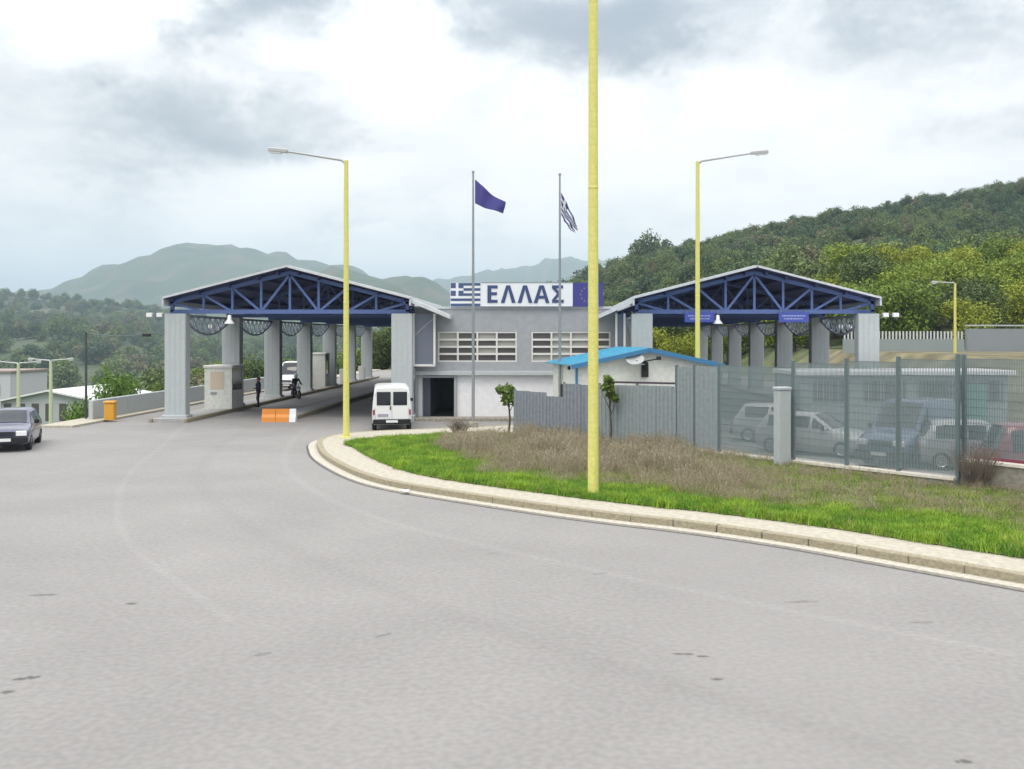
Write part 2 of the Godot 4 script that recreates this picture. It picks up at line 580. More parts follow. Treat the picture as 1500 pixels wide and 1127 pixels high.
func strip(st: SurfaceTool, a: PackedVector2Array, b: PackedVector2Array, ya: float, yb: float) -> void:
	# a is the outer line
	for i in a.size() - 1:
		quad(st, V(a[i].x, ya, a[i].y), V(a[i + 1].x, ya, a[i + 1].y), V(b[i + 1].x, yb, b[i + 1].y), V(b[i].x, yb, b[i].y))

func road_material() -> StandardMaterial3D:
	# 62 m of worn asphalt: mottling, wheel polish, a seam and a few tar spots
	var n := 2048
	var span := 62.0
	var fine := FastNoiseLite.new()
	fine.seed = 31
	fine.frequency = 0.25
	fine.fractal_octaves = 3
	var fi := fine.get_seamless_image(n, n)
	var coarse := FastNoiseLite.new()
	coarse.seed = 32
	coarse.frequency = 0.006
	coarse.fractal_octaves = 5
	var ci := coarse.get_seamless_image(n, n)
	fi.convert(Image.FORMAT_L8)
	ci.convert(Image.FORMAT_L8)
	var fd := fi.get_data()
	var cd := ci.get_data()
	var out := PackedByteArray()
	out.resize(n * n * 3)
	for k in n * n:
		var v := 134.0 + (cd[k] - 128) * 0.045 + (fd[k] - 128) * 0.075
		out[k * 3] = int(v * 1.014)
		out[k * 3 + 1] = int(v * 0.996)
		out[k * 3 + 2] = int(v * 0.986)
	var img := Image.create_from_data(n, n, false, Image.FORMAT_RGB8, out)
	var put := func(x: float, d: float, len_: float, wide: float, turn: float, by: float) -> void:
		# a worn spot or streak with ragged edges; by < 0 is darker
		var steps_ := int(ceil(len_ / 0.02))
		var rr := RandomNumberGenerator.new()
		rr.seed = int(x * 100.0 + d * 1000.0)
		var seen := {}
		for s in steps_:
			var along := (s + 0.5) / steps_ - 0.5
			var w := wide * (1.0 - 3.2 * along * along) * (0.75 + 0.5 * rr.randf())
			var m := int(ceil(w / 0.02))
			for q in m:
				var across := (q + 0.5) / m - 0.5
				var px := x + cos(turn) * along * len_ - sin(turn) * across * w
				var pd := d + sin(turn) * along * len_ + cos(turn) * across * w
				var ix := posmod(int((px + 31.0) / span * n), n)
				var iy := posmod(int((5.0 - pd) / span * n), n)
				if seen.has(iy * n + ix) or rr.randf() < 0.15:
					continue
				seen[iy * n + ix] = true
				var c := img.get_pixel(ix, iy)
				img.set_pixel(ix, iy, Color(c.r + by, c.g + by, c.b + by))
	for s in [[-6.13, 11.7, 0.30, 0.10, 0.4, -0.17], [-6.1, 11.25, 0.14, 0.10, 0.0, -0.16], [-7.86, 15.5, 0.42, 0.14, 0.1, -0.10], [-6.26, 15.0, 0.16, 0.12, 0.0, -0.14], [1.74, 12.6, 0.26, 0.06, -0.1, -0.17], [1.98, 12.5, 0.16, 0.05, -0.2, -0.18],
		[2.02, 11.67, 0.13, 0.06, 0.0, -0.17], [3.96, 9.4, 0.13, 0.08, 0.1, -0.16], [3.9, 15.1, 0.5, 0.10, 0.1, -0.07], [-3.6, 12.6, 0.22, 0.10, 0.7, -0.07], [-2.2, 13.4, 0.3, 0.05, 0.8, -0.09], [5.3, 14.0, 0.35, 0.1, 0.0, -0.06], [0.9, 16.9, 0.3, 0.06, 0.2, -0.06], [-1.0, 18.5, 0.25, 0.06, 0.3, -0.06], [6.1, 12.2, 0.3, 0.08, 0.2, -0.07]]:
		put.call(s[0], s[1], s[2], s[3], s[4], s[5])
	# seam that swings round with the bend, and a fainter one beside it
	for line in [[[[-17.0, 47.0], [-15.6, 41.5], [-14.1, 36.0], [-12.7, 30.5], [-10.8, 25.0], [-8.2, 19.5], [-4.4, 14.0]], 0.20, 0.012], [[[-11.0, 46.0], [-9.8, 38.0], [-7.8, 30.0], [-4.0, 22.5], [1.0, 17.0], [6.0, 12.5]], 0.30, 0.014], [[[-13.6, 46.0], [-12.2, 37.0], [-10.0, 28.5], [-6.0, 20.5], [-1.0, 14.0], [3.5, 9.5]], 0.5, -0.006]]:
		var l := smooth_line(line[0], 0.25)
		for i in l.size() - 1:
			var t := l[i + 1] - l[i]
			put.call(l[i].x, l[i].y, 0.34, line[1], t.angle(), line[2])
	var m := mat(Color.WHITE, 0.88)
	m.albedo_texture = ImageTexture.create_from_image(img)
	m.uv1_scale = Vector3(1.0 / span, 1.0 / span, 1.0)
	m.uv1_offset = Vector3(0.5, 5.0 / span, 0)
	var nt := NoiseTexture2D.new()
	nt.width = 512
	nt.height = 512
	nt.seamless = true
	var nn := FastNoiseLite.new()
	nn.seed = 33
	nn.frequency = 0.12
	nt.noise = nn
	nt.as_normal_map = true
	m.normal_enabled = true
	m.normal_texture = nt
	m.normal_scale = 0.05
	return m

var verge := PackedVector2Array()
var verge_front := PackedVector2Array()

func build_ground() -> void:
	var st := mb()
	polygon(st, PackedVector2Array([Vector2(-23.0, -40), Vector2(-23.0, 45), Vector2(-22.0, 45.2), Vector2(-22.0, 128), Vector2(21.5, 128), Vector2(21.5, 45), Vector2(60, 45), Vector2(60, -40)]), 0.0)
	struct("road", fin(st), road_material(), "wide light grey asphalt road bending towards the border canopies")
	# verge beside the far left edge of the road
	st = mb()
	polygon(st, PackedVector2Array([Vector2(-22.9, 44.6), Vector2(-22.9, 128), Vector2(-21.35, 128), Vector2(-21.35, 44.6)]), 0.10)
	skirt(st, PackedVector2Array([Vector2(-22.9, 44.6), Vector2(-22.9, 128), Vector2(-21.35, 128), Vector2(-21.35, 44.6)]), -0.4, 0.10)
	struct("pavement", fin(st), M.pave, "narrow pale pavement along the left edge of the road")
	# pavement round the grass island
	var g := smooth_line(KERB_LINE, 0.35)
	var k0 := offset_line(g, 0.30)
	var k1 := offset_line(g, 0.50)
	st = mb()
	strip(st, g, k0, 0.045, 0.045)
	strip(st, g, g, 0.0, 0.045)
	var pav := mb()
	var back := PackedVector2Array(k1)
	back.append(Vector2(1.5, 45.0))
	back.append(Vector2(6.0, 34.0))
	back.append(Vector2(12.0, 24.0))
	back.append(Vector2(34.0, -4.0))
	polygon(pav, back, 0.18)
	var p := struct("pavement", fin(pav), M.pave, "pale concrete pavement curving round the grass island")
	part(p, "gutter", fin(st), M.gutter)
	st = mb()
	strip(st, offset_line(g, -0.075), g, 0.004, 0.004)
	part(p, "dark_edge_strip", fin(st), mat(lin(0.10, 0.095, 0.10), 0.9))  # narrow dark grey strip following the outer edge of the gutter
	# kerb stones one by one
	var stones := []
	for v in 3:
		st = mb()
		bevel(st, Vector3(0, 0.02, 0), Vector3(0.994, 0.345, 0.205), 0.014 + 0.003 * v)
		stones.append(fin(st))
	var kl := smooth_line(KERB_LINE, 0.999)
	var ko := offset_line(kl, 0.40)
	rng.seed = 4
	for i in kl.size() - 1:
		var a := ko[i]
		var b := ko[i + 1]
		if a.y < 4.0:
			continue
		var t := b - a
		var o := part(p, "kerb_stone", stones[i % 3], M.kerb)
		o.transform = Transform3D(Basis(Vector3.UP, atan2(t.y, t.x)) * Basis.from_scale(Vector3(minf(1.0, t.length() / 0.995), 1, 1)), V((a.x + b.x) / 2, 0.006 * rng.randfn() * 0.4, (a.y + b.y) / 2))
	# grass island
	verge_front = offset_line(g, 1.55)
	for q in verge_front:
		if q.y > -9.0 and q.y < 34.8 and q.x > -7.4:
			verge.append(q)
	var tail := [[-7.2, 35.6], [-7.2, 36.5], [-6.5, 37.3], [-5.3, 38.3], [-3.0, 39.3], [-1.2, 38.9], [4.5, 34.0], [10.3, 25.0], [10.9, 25.4], [13.6, 21.2], [34.0, -8.0]]
	for q in tail:
		verge.append(Vector2(q[0], q[1]))
	st = mb()
	polygon(st, verge, 0.205)
	struct("grass_island", fin(st), M.soil, "bare earth of the grass island")

func tuft_mesh(seed_: int, blades: int, height: float, spread: float, width: float, lean: float) -> ArrayMesh:
	var r := RandomNumberGenerator.new()
	r.seed = seed_
	var st := mb()
	for k in blades:
		var a := r.randf() * TAU
		var p := Vector3(cos(a), 0, sin(a)) * spread * sqrt(r.randf())
		var dir := Vector3(r.randfn(), 0, r.randfn()) * lean
		var h := height * (0.5 + 0.6 * r.randf())
		var b := r.randf() * PI
		var side := Vector3(cos(b), 0, sin(b)) * width
		var mid := p + Vector3(0, h * 0.55, 0) + dir * h * 0.35
		var tip := p + Vector3(0, h, 0) + dir * h
		var t := 0.7 + 0.6 * r.randf()
		st.set_color(Color(t * (0.9 + 0.2 * r.randf()), t, t))
		for q in [p - side, mid - side * 0.7, mid + side * 0.7, p - side, mid + side * 0.7, p + side, mid - side * 0.7, tip, mid + side * 0.7]:
			st.add_vertex(q)
	return fin(st)

func weed_mesh(seed_: int, stalks: int, height: float) -> ArrayMesh:
	# thin dry stalks, each with a few upright side twigs and a loose seed head
	var r := RandomNumberGenerator.new()
	r.seed = seed_
	var st := mb()
	for k in stalks:
		var a := r.randf() * TAU
		var p := Vector3(cos(a), 0, sin(a)) * 0.17 * sqrt(r.randf())
		var dir := Vector3(r.randfn() * 0.2, 1, r.randfn() * 0.2).normalized()
		var h := height * (0.35 + 0.75 * r.randf())
		var side := Vector3(cos(a * 3.0), 0, sin(a * 3.0)) * 0.004
		var t := 0.7 + 0.6 * r.randf()
		st.set_color(Color(t, t, t))
		for q in [p - side, p + dir * h, p + side]:
			st.add_vertex(q)
		for j in 7:
			var s := p + dir * h * (0.35 + 0.6 * r.randf())
			var o := (dir + Vector3(r.randfn(), 0, r.randfn()) * 0.35) * h * (0.1 + 0.14 * r.randf())
			var w := Vector3(r.randfn(), 0.3 * r.randfn(), r.randfn()).normalized() * 0.0045
			var tt := 0.7 + 0.7 * r.randf()
			st.set_color(Color(tt, tt, tt))
			for q in [s, s + o * 0.6 - w, s + o, s, s + o, s + o * 0.6 + w]:
				st.add_vertex(q)
	return fin(st)

func near_line(p: Vector2, l: PackedVector2Array) -> float:
	var best := 1e9
	for i in range(0, l.size(), 3):
		best = minf(best, p.distance_squared_to(l[i]))
	return sqrt(best)

func build_grass() -> void:
	rng.seed = 12
	var patch := FastNoiseLite.new()
	patch.seed = 3
	patch.frequency = 0.35
	# kinds: 0 short green, 1 long straw grass, 2 dry weeds
	var places := [[[], []], [[], []], [[], []]]
	var tints := [[[], []], [[], []], [[], []]]
	var front := PackedVector2Array()
	for q in verge_front:
		if q.y > 3.0 and q.y < 38.0:
			front.append(q)
	var tries := 0
	while tries < 260000:
		tries += 1
		var p := Vector2(rng.randf_range(-7.6, 19.0), rng.randf_range(9.0, 39.6))
		if p.x / p.y > 0.95 or not Geometry2D.is_point_in_polygon(p, verge):
			continue
		var d := near_line(p, front)
		var n := patch.get_noise_2d(p.x, p.y)
		var n2 := patch.get_noise_2d(p.x * 0.5 + 50.0, p.y * 0.5)
		var n3 := patch.get_noise_2d(p.x * 2.5, p.y * 2.5 + 80.0)
		var tip := sm((-1.5 - p.x) / 4.5)
		var edge := 1.95 + n2 * 2.2 + n * 1.1 + tip * 3.0 + rng.randfn() * 0.35
		var rear := sm((p.y - 36.0) / 1.5) * (1.0 if p.x < -1.0 else 0.0)
		var right := sm((p.x - 3.0) / 4.0)
		var turn := Basis(Vector3.UP, rng.randf() * TAU)
		var v := rng.randi() % 2
		var kind := 0
		if d > edge:
			var q := rng.randf()
			kind = 0 if q < 0.42 + rear * 0.5 + 0.35 * sm(n * 2.5) + 0.18 * right else 1 if q < 0.68 else 2
			if kind > 0 and rng.randf() < 0.38 + 0.5 * sm(-n3 * 3.0):
				continue
		var low := 1.0 - 0.45 * right - 0.5 * rear
		var s := 0.6 + 0.75 * rng.randf()
		var c := Color.WHITE
		if kind == 0:
			s *= (0.5 if d < 0.15 else 0.85 + 0.7 * maxf(0.0, n3))
			var t := clampf(0.5 + 1.1 * n3 + rng.randfn() * 0.25, 0, 1)
			c = Color(0.10, 0.25, 0.014).lerp(Color(0.27, 0.42, 0.03), t)
			if rng.randf() < 0.08:
				c = Color(0.27, 0.28, 0.07)
			if d > edge:
				c = c.lerp(Color(0.29, 0.29, 0.10), 0.45)
		elif kind == 1:
			s *= low * (0.7 + 0.5 * sm(0.5 + n * 1.5))
			c = Color(0.35, 0.33, 0.13).lerp(Color(0.42, 0.35, 0.19), clampf(0.5 + n2 * 2.0 + rng.randfn() * 0.2, 0, 1))
		else:
			s *= low * (0.7 + 0.6 * sm(0.5 + n * 1.5))
			c = Color(0.40, 0.335, 0.26).lerp(Color(0.32, 0.28, 0.17), rng.randf())
		if kind > 0 and d < edge + 0.7:
			s *= 0.75
		places[kind][v].append(Transform3D(turn.scaled(Vector3(maxf(s, 0.8), s, maxf(s, 0.8))), V(p.x, 0.195, p.y)))
		tints[kind][v].append(c)
	for v in 2:
		scatter("grass", "short bright green grass along the inner edge of the pavement", "grass", tuft_mesh(50 + v, 18, 0.17, 0.14, 0.007, 0.5), M.leaf, places[0][v], tints[0][v])
		scatter("straw_grass", "long straw coloured grass on the island before the fence", "grass", tuft_mesh(55 + v, 15, 0.28, 0.13, 0.0045, 0.32), M.leaf, places[1][v], tints[1][v])
		scatter("dry_weeds", "mauve brown dry weeds standing between the green grass and the fence", "weeds", weed_mesh(60 + v, 10, 0.42), M.leaf, places[2][v], tints[2][v])

# ------------------------------------------------------------------ canopies
func truss_nodes(parent: Node3D, half: float, y0: float, ye: float, ya: float, d: float, front: bool) -> void:
	# a pitched truss across the lanes: chords, uprights and diagonals
	var st := mb()
	bar(st, V(-half, y0, d), V(half, y0, d), 0.16, 0.20)
	for s in [-1.0, 1.0]:
		bar(st, V(s * half, ye - 0.16, d), V(0, ya - 0.16, d), 0.16, 0.18)
		bar(st, V(s * (half - 0.08), y0, d), V(s * (half - 0.08), ye - 0.1, d), 0.16, 0.16)
	var t := part(parent, "truss", fin(st), M.steel_blue)
	var gap := half / 4.15
	var top := func(x: float) -> float: return lerpf(ya, ye, absf(x) / half) - 0.2
	var bars := [[0.0, y0, 0.0, ya - 0.2]]
	for s in [-1.0, 1.0]:
		for k in [1, 2, 3]:
			bars.append([s * gap * k, y0, s * gap * k, top.call(gap * k)])
		bars.append([0.0, ya - 0.25, s * gap, y0])
		bars.append([s * gap, y0, s * gap * 2.0, top.call(gap * 2.0)])
		bars.append([s * gap * 2.0, y0, s * gap * 3.0, top.call(gap * 3.0)])
		bars.append([s * gap * 3.0, y0, s * (half - 0.15), ye - 0.2])
	for b in bars:
		st = mb()
		bar(st, V(b[0], b[1], d), V(b[2], b[3], d), 0.11, 0.11)
		part(t, "strut", fin(st), M.steel_blue)

func side_truss() -> ArrayMesh:
	# fish-bellied lattice beam between two columns, spanning 8.5 m along the canopy
	var st := mb()
	var L := 7.7
	var n := 9
	var low := func(t: float) -> float: return -0.12 - 0.80 * sin(PI * t)
	bar(st, V(0, 0, 0.0), V(0, 0, L), 0.12, 0.12)
	for i in n:
		var a := float(i) / n
		var b := float(i + 1) / n
		bar(st, V(0, low.call(a), a * L), V(0, low.call(b), b * L), 0.10, 0.10)
		bar(st, V(0, 0, a * L), V(0, low.call(b), b * L), 0.045, 0.045)
		bar(st, V(0, low.call(b), b * L), V(0, 0, b * L), 0.045, 0.045)
		bar(st, V(0, low.call(a), a * L), V(0, 0, b * L), 0.045, 0.045)
	return fin(st)

func canopy(cx: float, label: String) -> Node3D:
	var d0 := 48.3
	var bays := 6
	var bay := 8.5
	var half := 5.82
	var ye := 5.95
	var ya := 7.40
	var o := thing("border_canopy", label, "canopy", V(cx, 0, d0), 0.0, "twin canopies over the border lanes")
	# columns, each a clad concrete shaft on a low plinth
	var st := mb()
	bevel(st, Vector3(0, 2.62, 0), Vector3(1.02, 5.24, 0.66), 0.03)
	var shaft := fin(st)
	st = mb()
	bevel(st, Vector3(0, 0.16, 0), Vector3(1.2, 0.32, 0.84), 0.03)
	var plinth := fin(st)
	st = mb()
	for x in [-0.255, 0.0, 0.255]:
		box(st, Vector3(x, 2.7, 0.336), Vector3(0.03, 4.7, 0.012))
	var ribs := fin(st)
	var beam := side_truss()
	for k in bays + 1:
		for s in [-1.0, 1.0]:
			var c := part(o, "column", shaft, M.concrete, at(V(s * 5.5, 0, k * bay)))
			part(c, "plinth", plinth, M.concrete)
			part(c, "cladding_rib", ribs, M.concrete)
			if k < bays:
				part(o, "side_beam", beam, M.steel_pale, at(V(s * 5.5, 5.16, k * bay + 0.4)))
		truss_nodes(o, half, 5.34, ye, ya, k * bay, k == 0)
	# roof: pale ribbed sheeting over a blue deck, purlins, gutters and verge boards
	var L := bays * bay + 1.4
	var dm := bays * bay / 2.0
	for s in [-1.0, 1.0]:
		var e := Vector3(s * (half + 0.08), ye - 0.02, 0)
		var a := Vector3(0, ya + 0.04, 0)
		var dir := (e - a).normalized()
		var up: Vector3 = Vector3(0, 0, 1).cross(dir) * s
		if up.y < 0:
			up = -up
		var b := Basis(dir, up, dir.cross(up))
		var mid := (e + a) / 2.0 + V(0, 0, dm)
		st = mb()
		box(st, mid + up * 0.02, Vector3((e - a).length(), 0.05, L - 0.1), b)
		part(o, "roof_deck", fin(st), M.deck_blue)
		st = mb()
		box(st, mid + up * 0.085, Vector3((e - a).length() + 0.04, 0.07, L), b)
		var n := 60
		for i in n:
			box(st, mid + up * 0.135 + V(0, 0, (float(i) + 0.5) / n * L - L / 2), Vector3((e - a).length(), 0.04, 0.12), b)
		part(o, "roof_sheet", fin(st), M.roof_metal)
		st = mb()
		box(st, mid + up * 0.07 + V(0, 0, -L / 2 - 0.03), Vector3((e - a).length() + 0.06, 0.10, 0.05), b)
		part(o, "verge_board", fin(st), M.roof_metal)
		st = mb()
		box(st, V(s * (half + 0.13), ye - 0.13, dm), Vector3(0.08, 0.40, L))
		part(o, "eaves_gutter", fin(st), M.roof_metal)
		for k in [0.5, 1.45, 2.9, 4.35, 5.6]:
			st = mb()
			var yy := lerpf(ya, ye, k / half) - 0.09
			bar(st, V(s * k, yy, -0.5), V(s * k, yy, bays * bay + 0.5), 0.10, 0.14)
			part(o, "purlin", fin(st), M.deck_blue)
	return o

func twin_floodlights(p: Vector3, label: String, wall_side: float) -> void:
	var o := thing("twin_floodlight", label, "floodlight", p, 0.0, "white twin floodlights on the canopies")
	var st := mb()
	bar(st, Vector3(-0.32, 0, 0), Vector3(0.32, 0, 0), 0.05, 0.05)
	if wall_side == 0.0:
		bar(st, Vector3(0, 0, 0), Vector3(0, 0.55, 0), 0.05, 0.05)
	else:
		bar(st, Vector3(0, 0, 0), Vector3(wall_side, 0.0, 0.0), 0.05, 0.05)
	part(o, "bracket", fin(st), M.galv)
	for s in [-0.25, 0.25]:
		st = mb()
		bevel(st, Vector3(s, -0.02, 0.06), Vector3(0.32, 0.22, 0.20), 0.03)
		var l := part(o, "lamp_housing", fin(st), M.lamp_body)
		st = mb()
		box(st, Vector3(s, -0.02, 0.175), Vector3(0.27, 0.18, 0.03))
		part(l, "lens", fin(st), M.lamp_glass)

func bell_lamp(p: Vector3, label: String) -> void:
	var o := thing("bell_lamp", label, "lamp", p, 0.0, "white bell lamps under the front trusses")
	var st := mb(true)
	lathe(st, [[0.02, 0.0], [0.09, -0.02], [0.10, -0.22], [0.24, -0.40], [0.25, -0.44], [0.0, -0.42]], 14, Transform3D())
	part(o, "shade", fin(st), M.lamp_glass)
	st = mb()
	tube(st, [Vector3(0, -0.02, 0), Vector3(0, 0.16, 0)], [0.02, 0.02], 6)
	part(o, "stem", fin(st), M.galv)

# ------------------------------------------------------------------ customs building and sign
func build_customs() -> void:
	var o := thing("customs_building", "grey two storey customs building between the two canopies", "building", V(-1.45, 0, 49.0))
	# local x = world x + 1.45, front face at z = 0
	var L := -5.05
	var R := 5.0
	var st := mb()
	# upper storey with two long openings, built as piers and bands
	box(st, Vector3((L + R) / 2, 4.93, -0.15), Vector3(R - L, 1.14, 0.3))
	box(st, Vector3((L + R) / 2, 2.55, -0.15), Vector3(R - L, 0.66, 0.3))
	var holes := [[-3.92, 0.0], [0.72, 4.64]]
	for seg in [[L, -3.92], [0.0, 0.72], [4.64, R]]:
		box(st, Vector3((seg[0] + seg[1]) / 2, 3.62, -0.15), Vector3(seg[1] - seg[0], 1.48, 0.3))
	for x in [L + 0.15, R - 0.15]:
		box(st, Vector3(x, 3.86, -15.3), Vector3(0.3, 3.28, 30.0))
	box(st, Vector3((L + R) / 2, 3.86, -30.45), Vector3(R - L, 3.28, 0.3))
	part(o, "upper_wall", fin(st), M.wall_grey)
	st = mb()
	box(st, Vector3((L + R) / 2, 5.15, -15.3), Vector3(R - L - 0.62, 0.2, 29.9))
	part(o, "roof_slab", fin(st), M.concrete)
	st = mb()
	box(st, Vector3((L + R) / 2, 5.56, -0.15), Vector3(R - L + 0.06, 0.12, 0.4))
	part(o, "coping", fin(st), M.concrete)
	st = mb()
	box(st, Vector3((L + R) / 2, 2.30, -14.9), Vector3(R - L - 0.7, 0.16, 29.0))
	part(o, "floor_slab", fin(st), M.concrete)
	st = mb()
	bevel(st, Vector3((L + R) / 2, 2.32, 0.06), Vector3(R - L + 0.1, 0.20, 0.20), 0.02)
	part(o, "string_course", fin(st), M.concrete)
	# ground floor: dark entrance bay on the left, rendered wall beside it
	st = mb()
	box(st, Vector3((-3.0 + R) / 2, 1.10, -0.30), Vector3(R + 3.0, 2.20, 0.3))
	box(st, Vector3(-2.85, 1.10, -15.2), Vector3(0.3, 2.2, 29.4))
	box(st, Vector3(L + 0.15, 1.10, -15.2), Vector3(0.3, 2.2, 29.4))
	part(o, "ground_floor_wall", fin(st), M.wall_white)
	st = mb()
	box(st, Vector3(-3.88, 1.10, -9.0), Vector3(1.74, 2.2, 0.2))
	part(o, "entrance_back_wall", fin(st), M.wall_grey)
	st = mb()
	box(st, Vector3(-4.63, 1.08, -0.9), Vector3(0.5, 2.12, 0.06))
	part(o, "entrance_door", fin(st), mat(lin(0.10, 0.11, 0.16), 0.4))
	st = mb()
	for x in [-4.96, -3.05]:
		box(st, Vector3(x, 1.1, -0.06), Vector3(0.12, 2.2, 0.14))
	box(st, Vector3(-4.0, 2.14, -0.06), Vector3(1.79, 0.1, 0.14))
	part(o, "entrance_frame", fin(st), M.wall_grey)
	st = mb()
	bevel(st, Vector3(-0.4, 0.08, 0.35), Vector3(9.4, 0.16, 1.0), 0.03)
	part(o, "entrance_step", fin(st), M.low_wall)
	# windows: four lights wide, four rows high, blinds behind some of the panes
	rng.seed = 8
	st = mb()
	box(st, Vector3(0, 0, 0), Vector3(0.90, 0.30, 0.02))
	var pane := fin(st)
	for h in holes:
		var w: float = h[1] - h[0]
		var f := mb()
		for k in 5:
			var x: float = h[0] + 0.03 + (w - 0.06) * k / 4.0
			box(f, Vector3(x, 3.62, -0.06), Vector3(0.085, 1.48, 0.12))
		for k in 5:
			box(f, Vector3((h[0] + h[1]) / 2, 2.91 + 1.42 * k / 4.0, -0.06), Vector3(w, 0.10 if k % 4 else 0.06, 0.10))
		var win := part(o, "window", fin(f), M.frame_white)
		for i in 4:
			for j in 4:
				var pale := rng.randf() < (0.2 if j == 3 else 0.42)
				var px: float = h[0] + 0.03 + (w - 0.06) * (i + 0.5) / 4.0
				part(win, "pane", pane, M.pane_pale if pale else M.pane_dark, at(Vector3(px, 2.91 + 1.42 * (j + 0.5) / 4.0, -0.14)))
	# links to the canopies: sloping roofs over framed bays
	for s in [-1.0, 1.0]:
		var x0 := -5.12 if s < 0 else 5.72
		var x1 := -3.2 if s < 0 else 3.95
		st = mb()
		var p := [Vector3(x0, 5.78, 1.3), Vector3(x1, 4.98, 1.3), Vector3(x1, 4.98, 0.05), Vector3(x0, 5.78, 0.05), Vector3(x0, 5.98, 1.3), Vector3(x1, 5.18, 1.3), Vector3(x1, 5.18, 0.05), Vector3(x0, 5.98, 0.05)]
		if s > 0:
			p = [p[1], p[0], p[3], p[2], p[5], p[4], p[7], p[6]]
		hexa(st, p)
		part(o, "link_roof", fin(st), M.roof_metal)
		st = mb()
		var fx: float = -4.52 if s < 0 else 5.08
		var fw := 1.02 if s < 0 else 0.40
		for e in [-0.5, 0.5]:
			box(st, Vector3(fx + e * fw, 4.0, 0.62), Vector3(0.10, 2.5, 0.12))
		box(st, Vector3(fx, 2.72, 0.62), Vector3(fw + 0.1, 0.10, 0.12))
		var fr := part(o, "link_frame", fin(st), M.frame_white)
		st = mb()
		for i in 6:
			box(st, Vector3(fx + (i - 2.5) * (fw - 0.1) / 6.0, 3.99, 0.56 + 0.012 * (i % 2)), Vector3((fw - 0.1) / 6.0 - 0.002, 2.44, 0.03))
		part(fr, "infill_panel", fin(st), mat(lin(0.13, 0.15, 0.20), 0.5))
		if s < 0:
			st = mb()
			bar(st, Vector3(fx - 0.44, 4.2, 0.60), Vector3(fx + 0.44, 5.0, 0.60), 0.04, 0.05)
			part(fr, "brace", fin(st), M.galv)

func star(st: SurfaceTool, c: Vector3, r: float) -> void:
	for k in 10:
		var a := PI / 2 + TAU * k / 10.0
		var b := PI / 2 + TAU * (k + 1) / 10.0
		var ra := r if k % 2 == 0 else r * 0.4
		var rb := r if k % 2 == 1 else r * 0.4
		for p in [c, c + Vector3(cos(b) * rb, sin(b) * rb, 0), c + Vector3(cos(a) * ra, sin(a) * ra, 0)]:
			st.add_vertex(p)

func build_sign() -> void:
	var o := thing("roof_sign", "long white roof sign reading ΕΛΛΑΣ between two flag panels", "sign", V(-1.0, 5.62, 48.85))
	var st := mb()
	box(st, Vector3(0.05, 0.58, -0.03), Vector3(4.52, 1.16, 0.08))
	var p := part(o, "letter_panel", fin(st), M.sign_white)
	st = mb()
	for q in [[0.05, 1.175, 4.56, 0.03], [0.05, -0.01, 4.56, 0.03]]:
		box(st, Vector3(q[0], q[1], -0.03), Vector3(q[2], q[3], 0.12))
	part(p, "panel_rim", fin(st), M.galv)
	var font := SystemFont.new()
	font.font_names = PackedStringArray(["Droid Sans"])
	font.font_weight = 700
	var xs := [-1.67, -0.87, -0.04, 0.78, 1.58]
	var word := "ΕΛΛΑΣ"
	for i in 5:
		var t := TextMesh.new()
		t.text = word[i]
		t.font = font
		t.font_size = 64
		t.pixel_size = 0.0187
		t.depth = 0.03
		t.curve_step = 1.0
		part(p, "letter", t, M.navy, at(Vector3(xs[i], 0.585, 0.026)))
	# striped flag panel with a cross in the corner
	st = mb()
	box(st, Vector3(-2.98, 0.58, -0.03), Vector3(1.50, 1.16, 0.08))
	var gf := part(o, "striped_flag_panel", fin(st), M.sign_white)
	part(gf, "flag_blue_stripes", greek_stripes(1.46, 1.14, Vector3(-3.71, 1.15, 0.018), 0.012), mat(lin(0.05, 0.085, 0.20), 0.6))
	st = mb()
	box(st, Vector3(3.07, 0.58, -0.03), Vector3(1.48, 1.16, 0.08))
	var ef := part(o, "blue_flag_panel", fin(st), M.flag_blue)
	st = mb()
	for k in 12:
		var a := TAU * k / 12.0
		star(st, Vector3(3.07 + cos(a) * 0.36, 0.58 + sin(a) * 0.36, 0.016), 0.055)
	part(ef, "ring_of_stars", fin(st), M.gold)
	for x in [-3.4, -2.0, 0.0, 2.0, 3.5]:
		st = mb()
		bar(st, Vector3(x, 0.04, -0.16), Vector3(x, 1.1, -0.16), 0.07, 0.07)
		bar(st, Vector3(x, 0.0, -0.8), Vector3(x, 0.9, -0.18), 0.05, 0.05)
		part(o, "support", fin(st), M.galv)

func greek_stripes(w: float, h: float, top_left: Vector3, thick: float) -> ArrayMesh:
	var st := mb()
	var s := h / 9.0
	var c := s * 5.0
	for k in 5:
		var y := top_left.y - s * (2 * k + 0.5)
		var x0 := top_left.x + (c if k < 3 else 0.0)
		box(st, Vector3((x0 + top_left.x + w) / 2, y, top_left.z), Vector3(top_left.x + w - x0, s, thick))
	for i in 2:
		for j in 2:
			box(st, Vector3(top_left.x + s + i * 3.0 * s, top_left.y - s - j * 3.0 * s, top_left.z), Vector3(2.0 * s - 0.004, 2.0 * s - 0.002, thick))
	return fin(st)

func flagpole(p: Vector3, h: float, label: String) -> void:
	var o := thing("flagpole", label, "flagpole", p, 0.0, "thin grey flagpoles before the customs building")
	var st := mb(true)
	tube(st, [Vector3.ZERO, Vector3(0, h * 0.5, 0), Vector3(0, h, 0)], [0.075, 0.06, 0.04], 10)
	part(o, "pole", fin(st), M.galv)
	st = mb(true)
	lathe(st, [[0.0, 0.12], [0.05, 0.09], [0.065, 0.04], [0.04, 0.0]], 10, Transform3D(Basis(), Vector3(0, h, 0)))
	part(o, "finial", fin(st), M.galv)
	st = mb()
	bevel(st, Vector3(0, 0.12, 0), Vector3(0.4, 0.24, 0.4), 0.03)
	part(o, "foot", fin(st), M.low_wall)

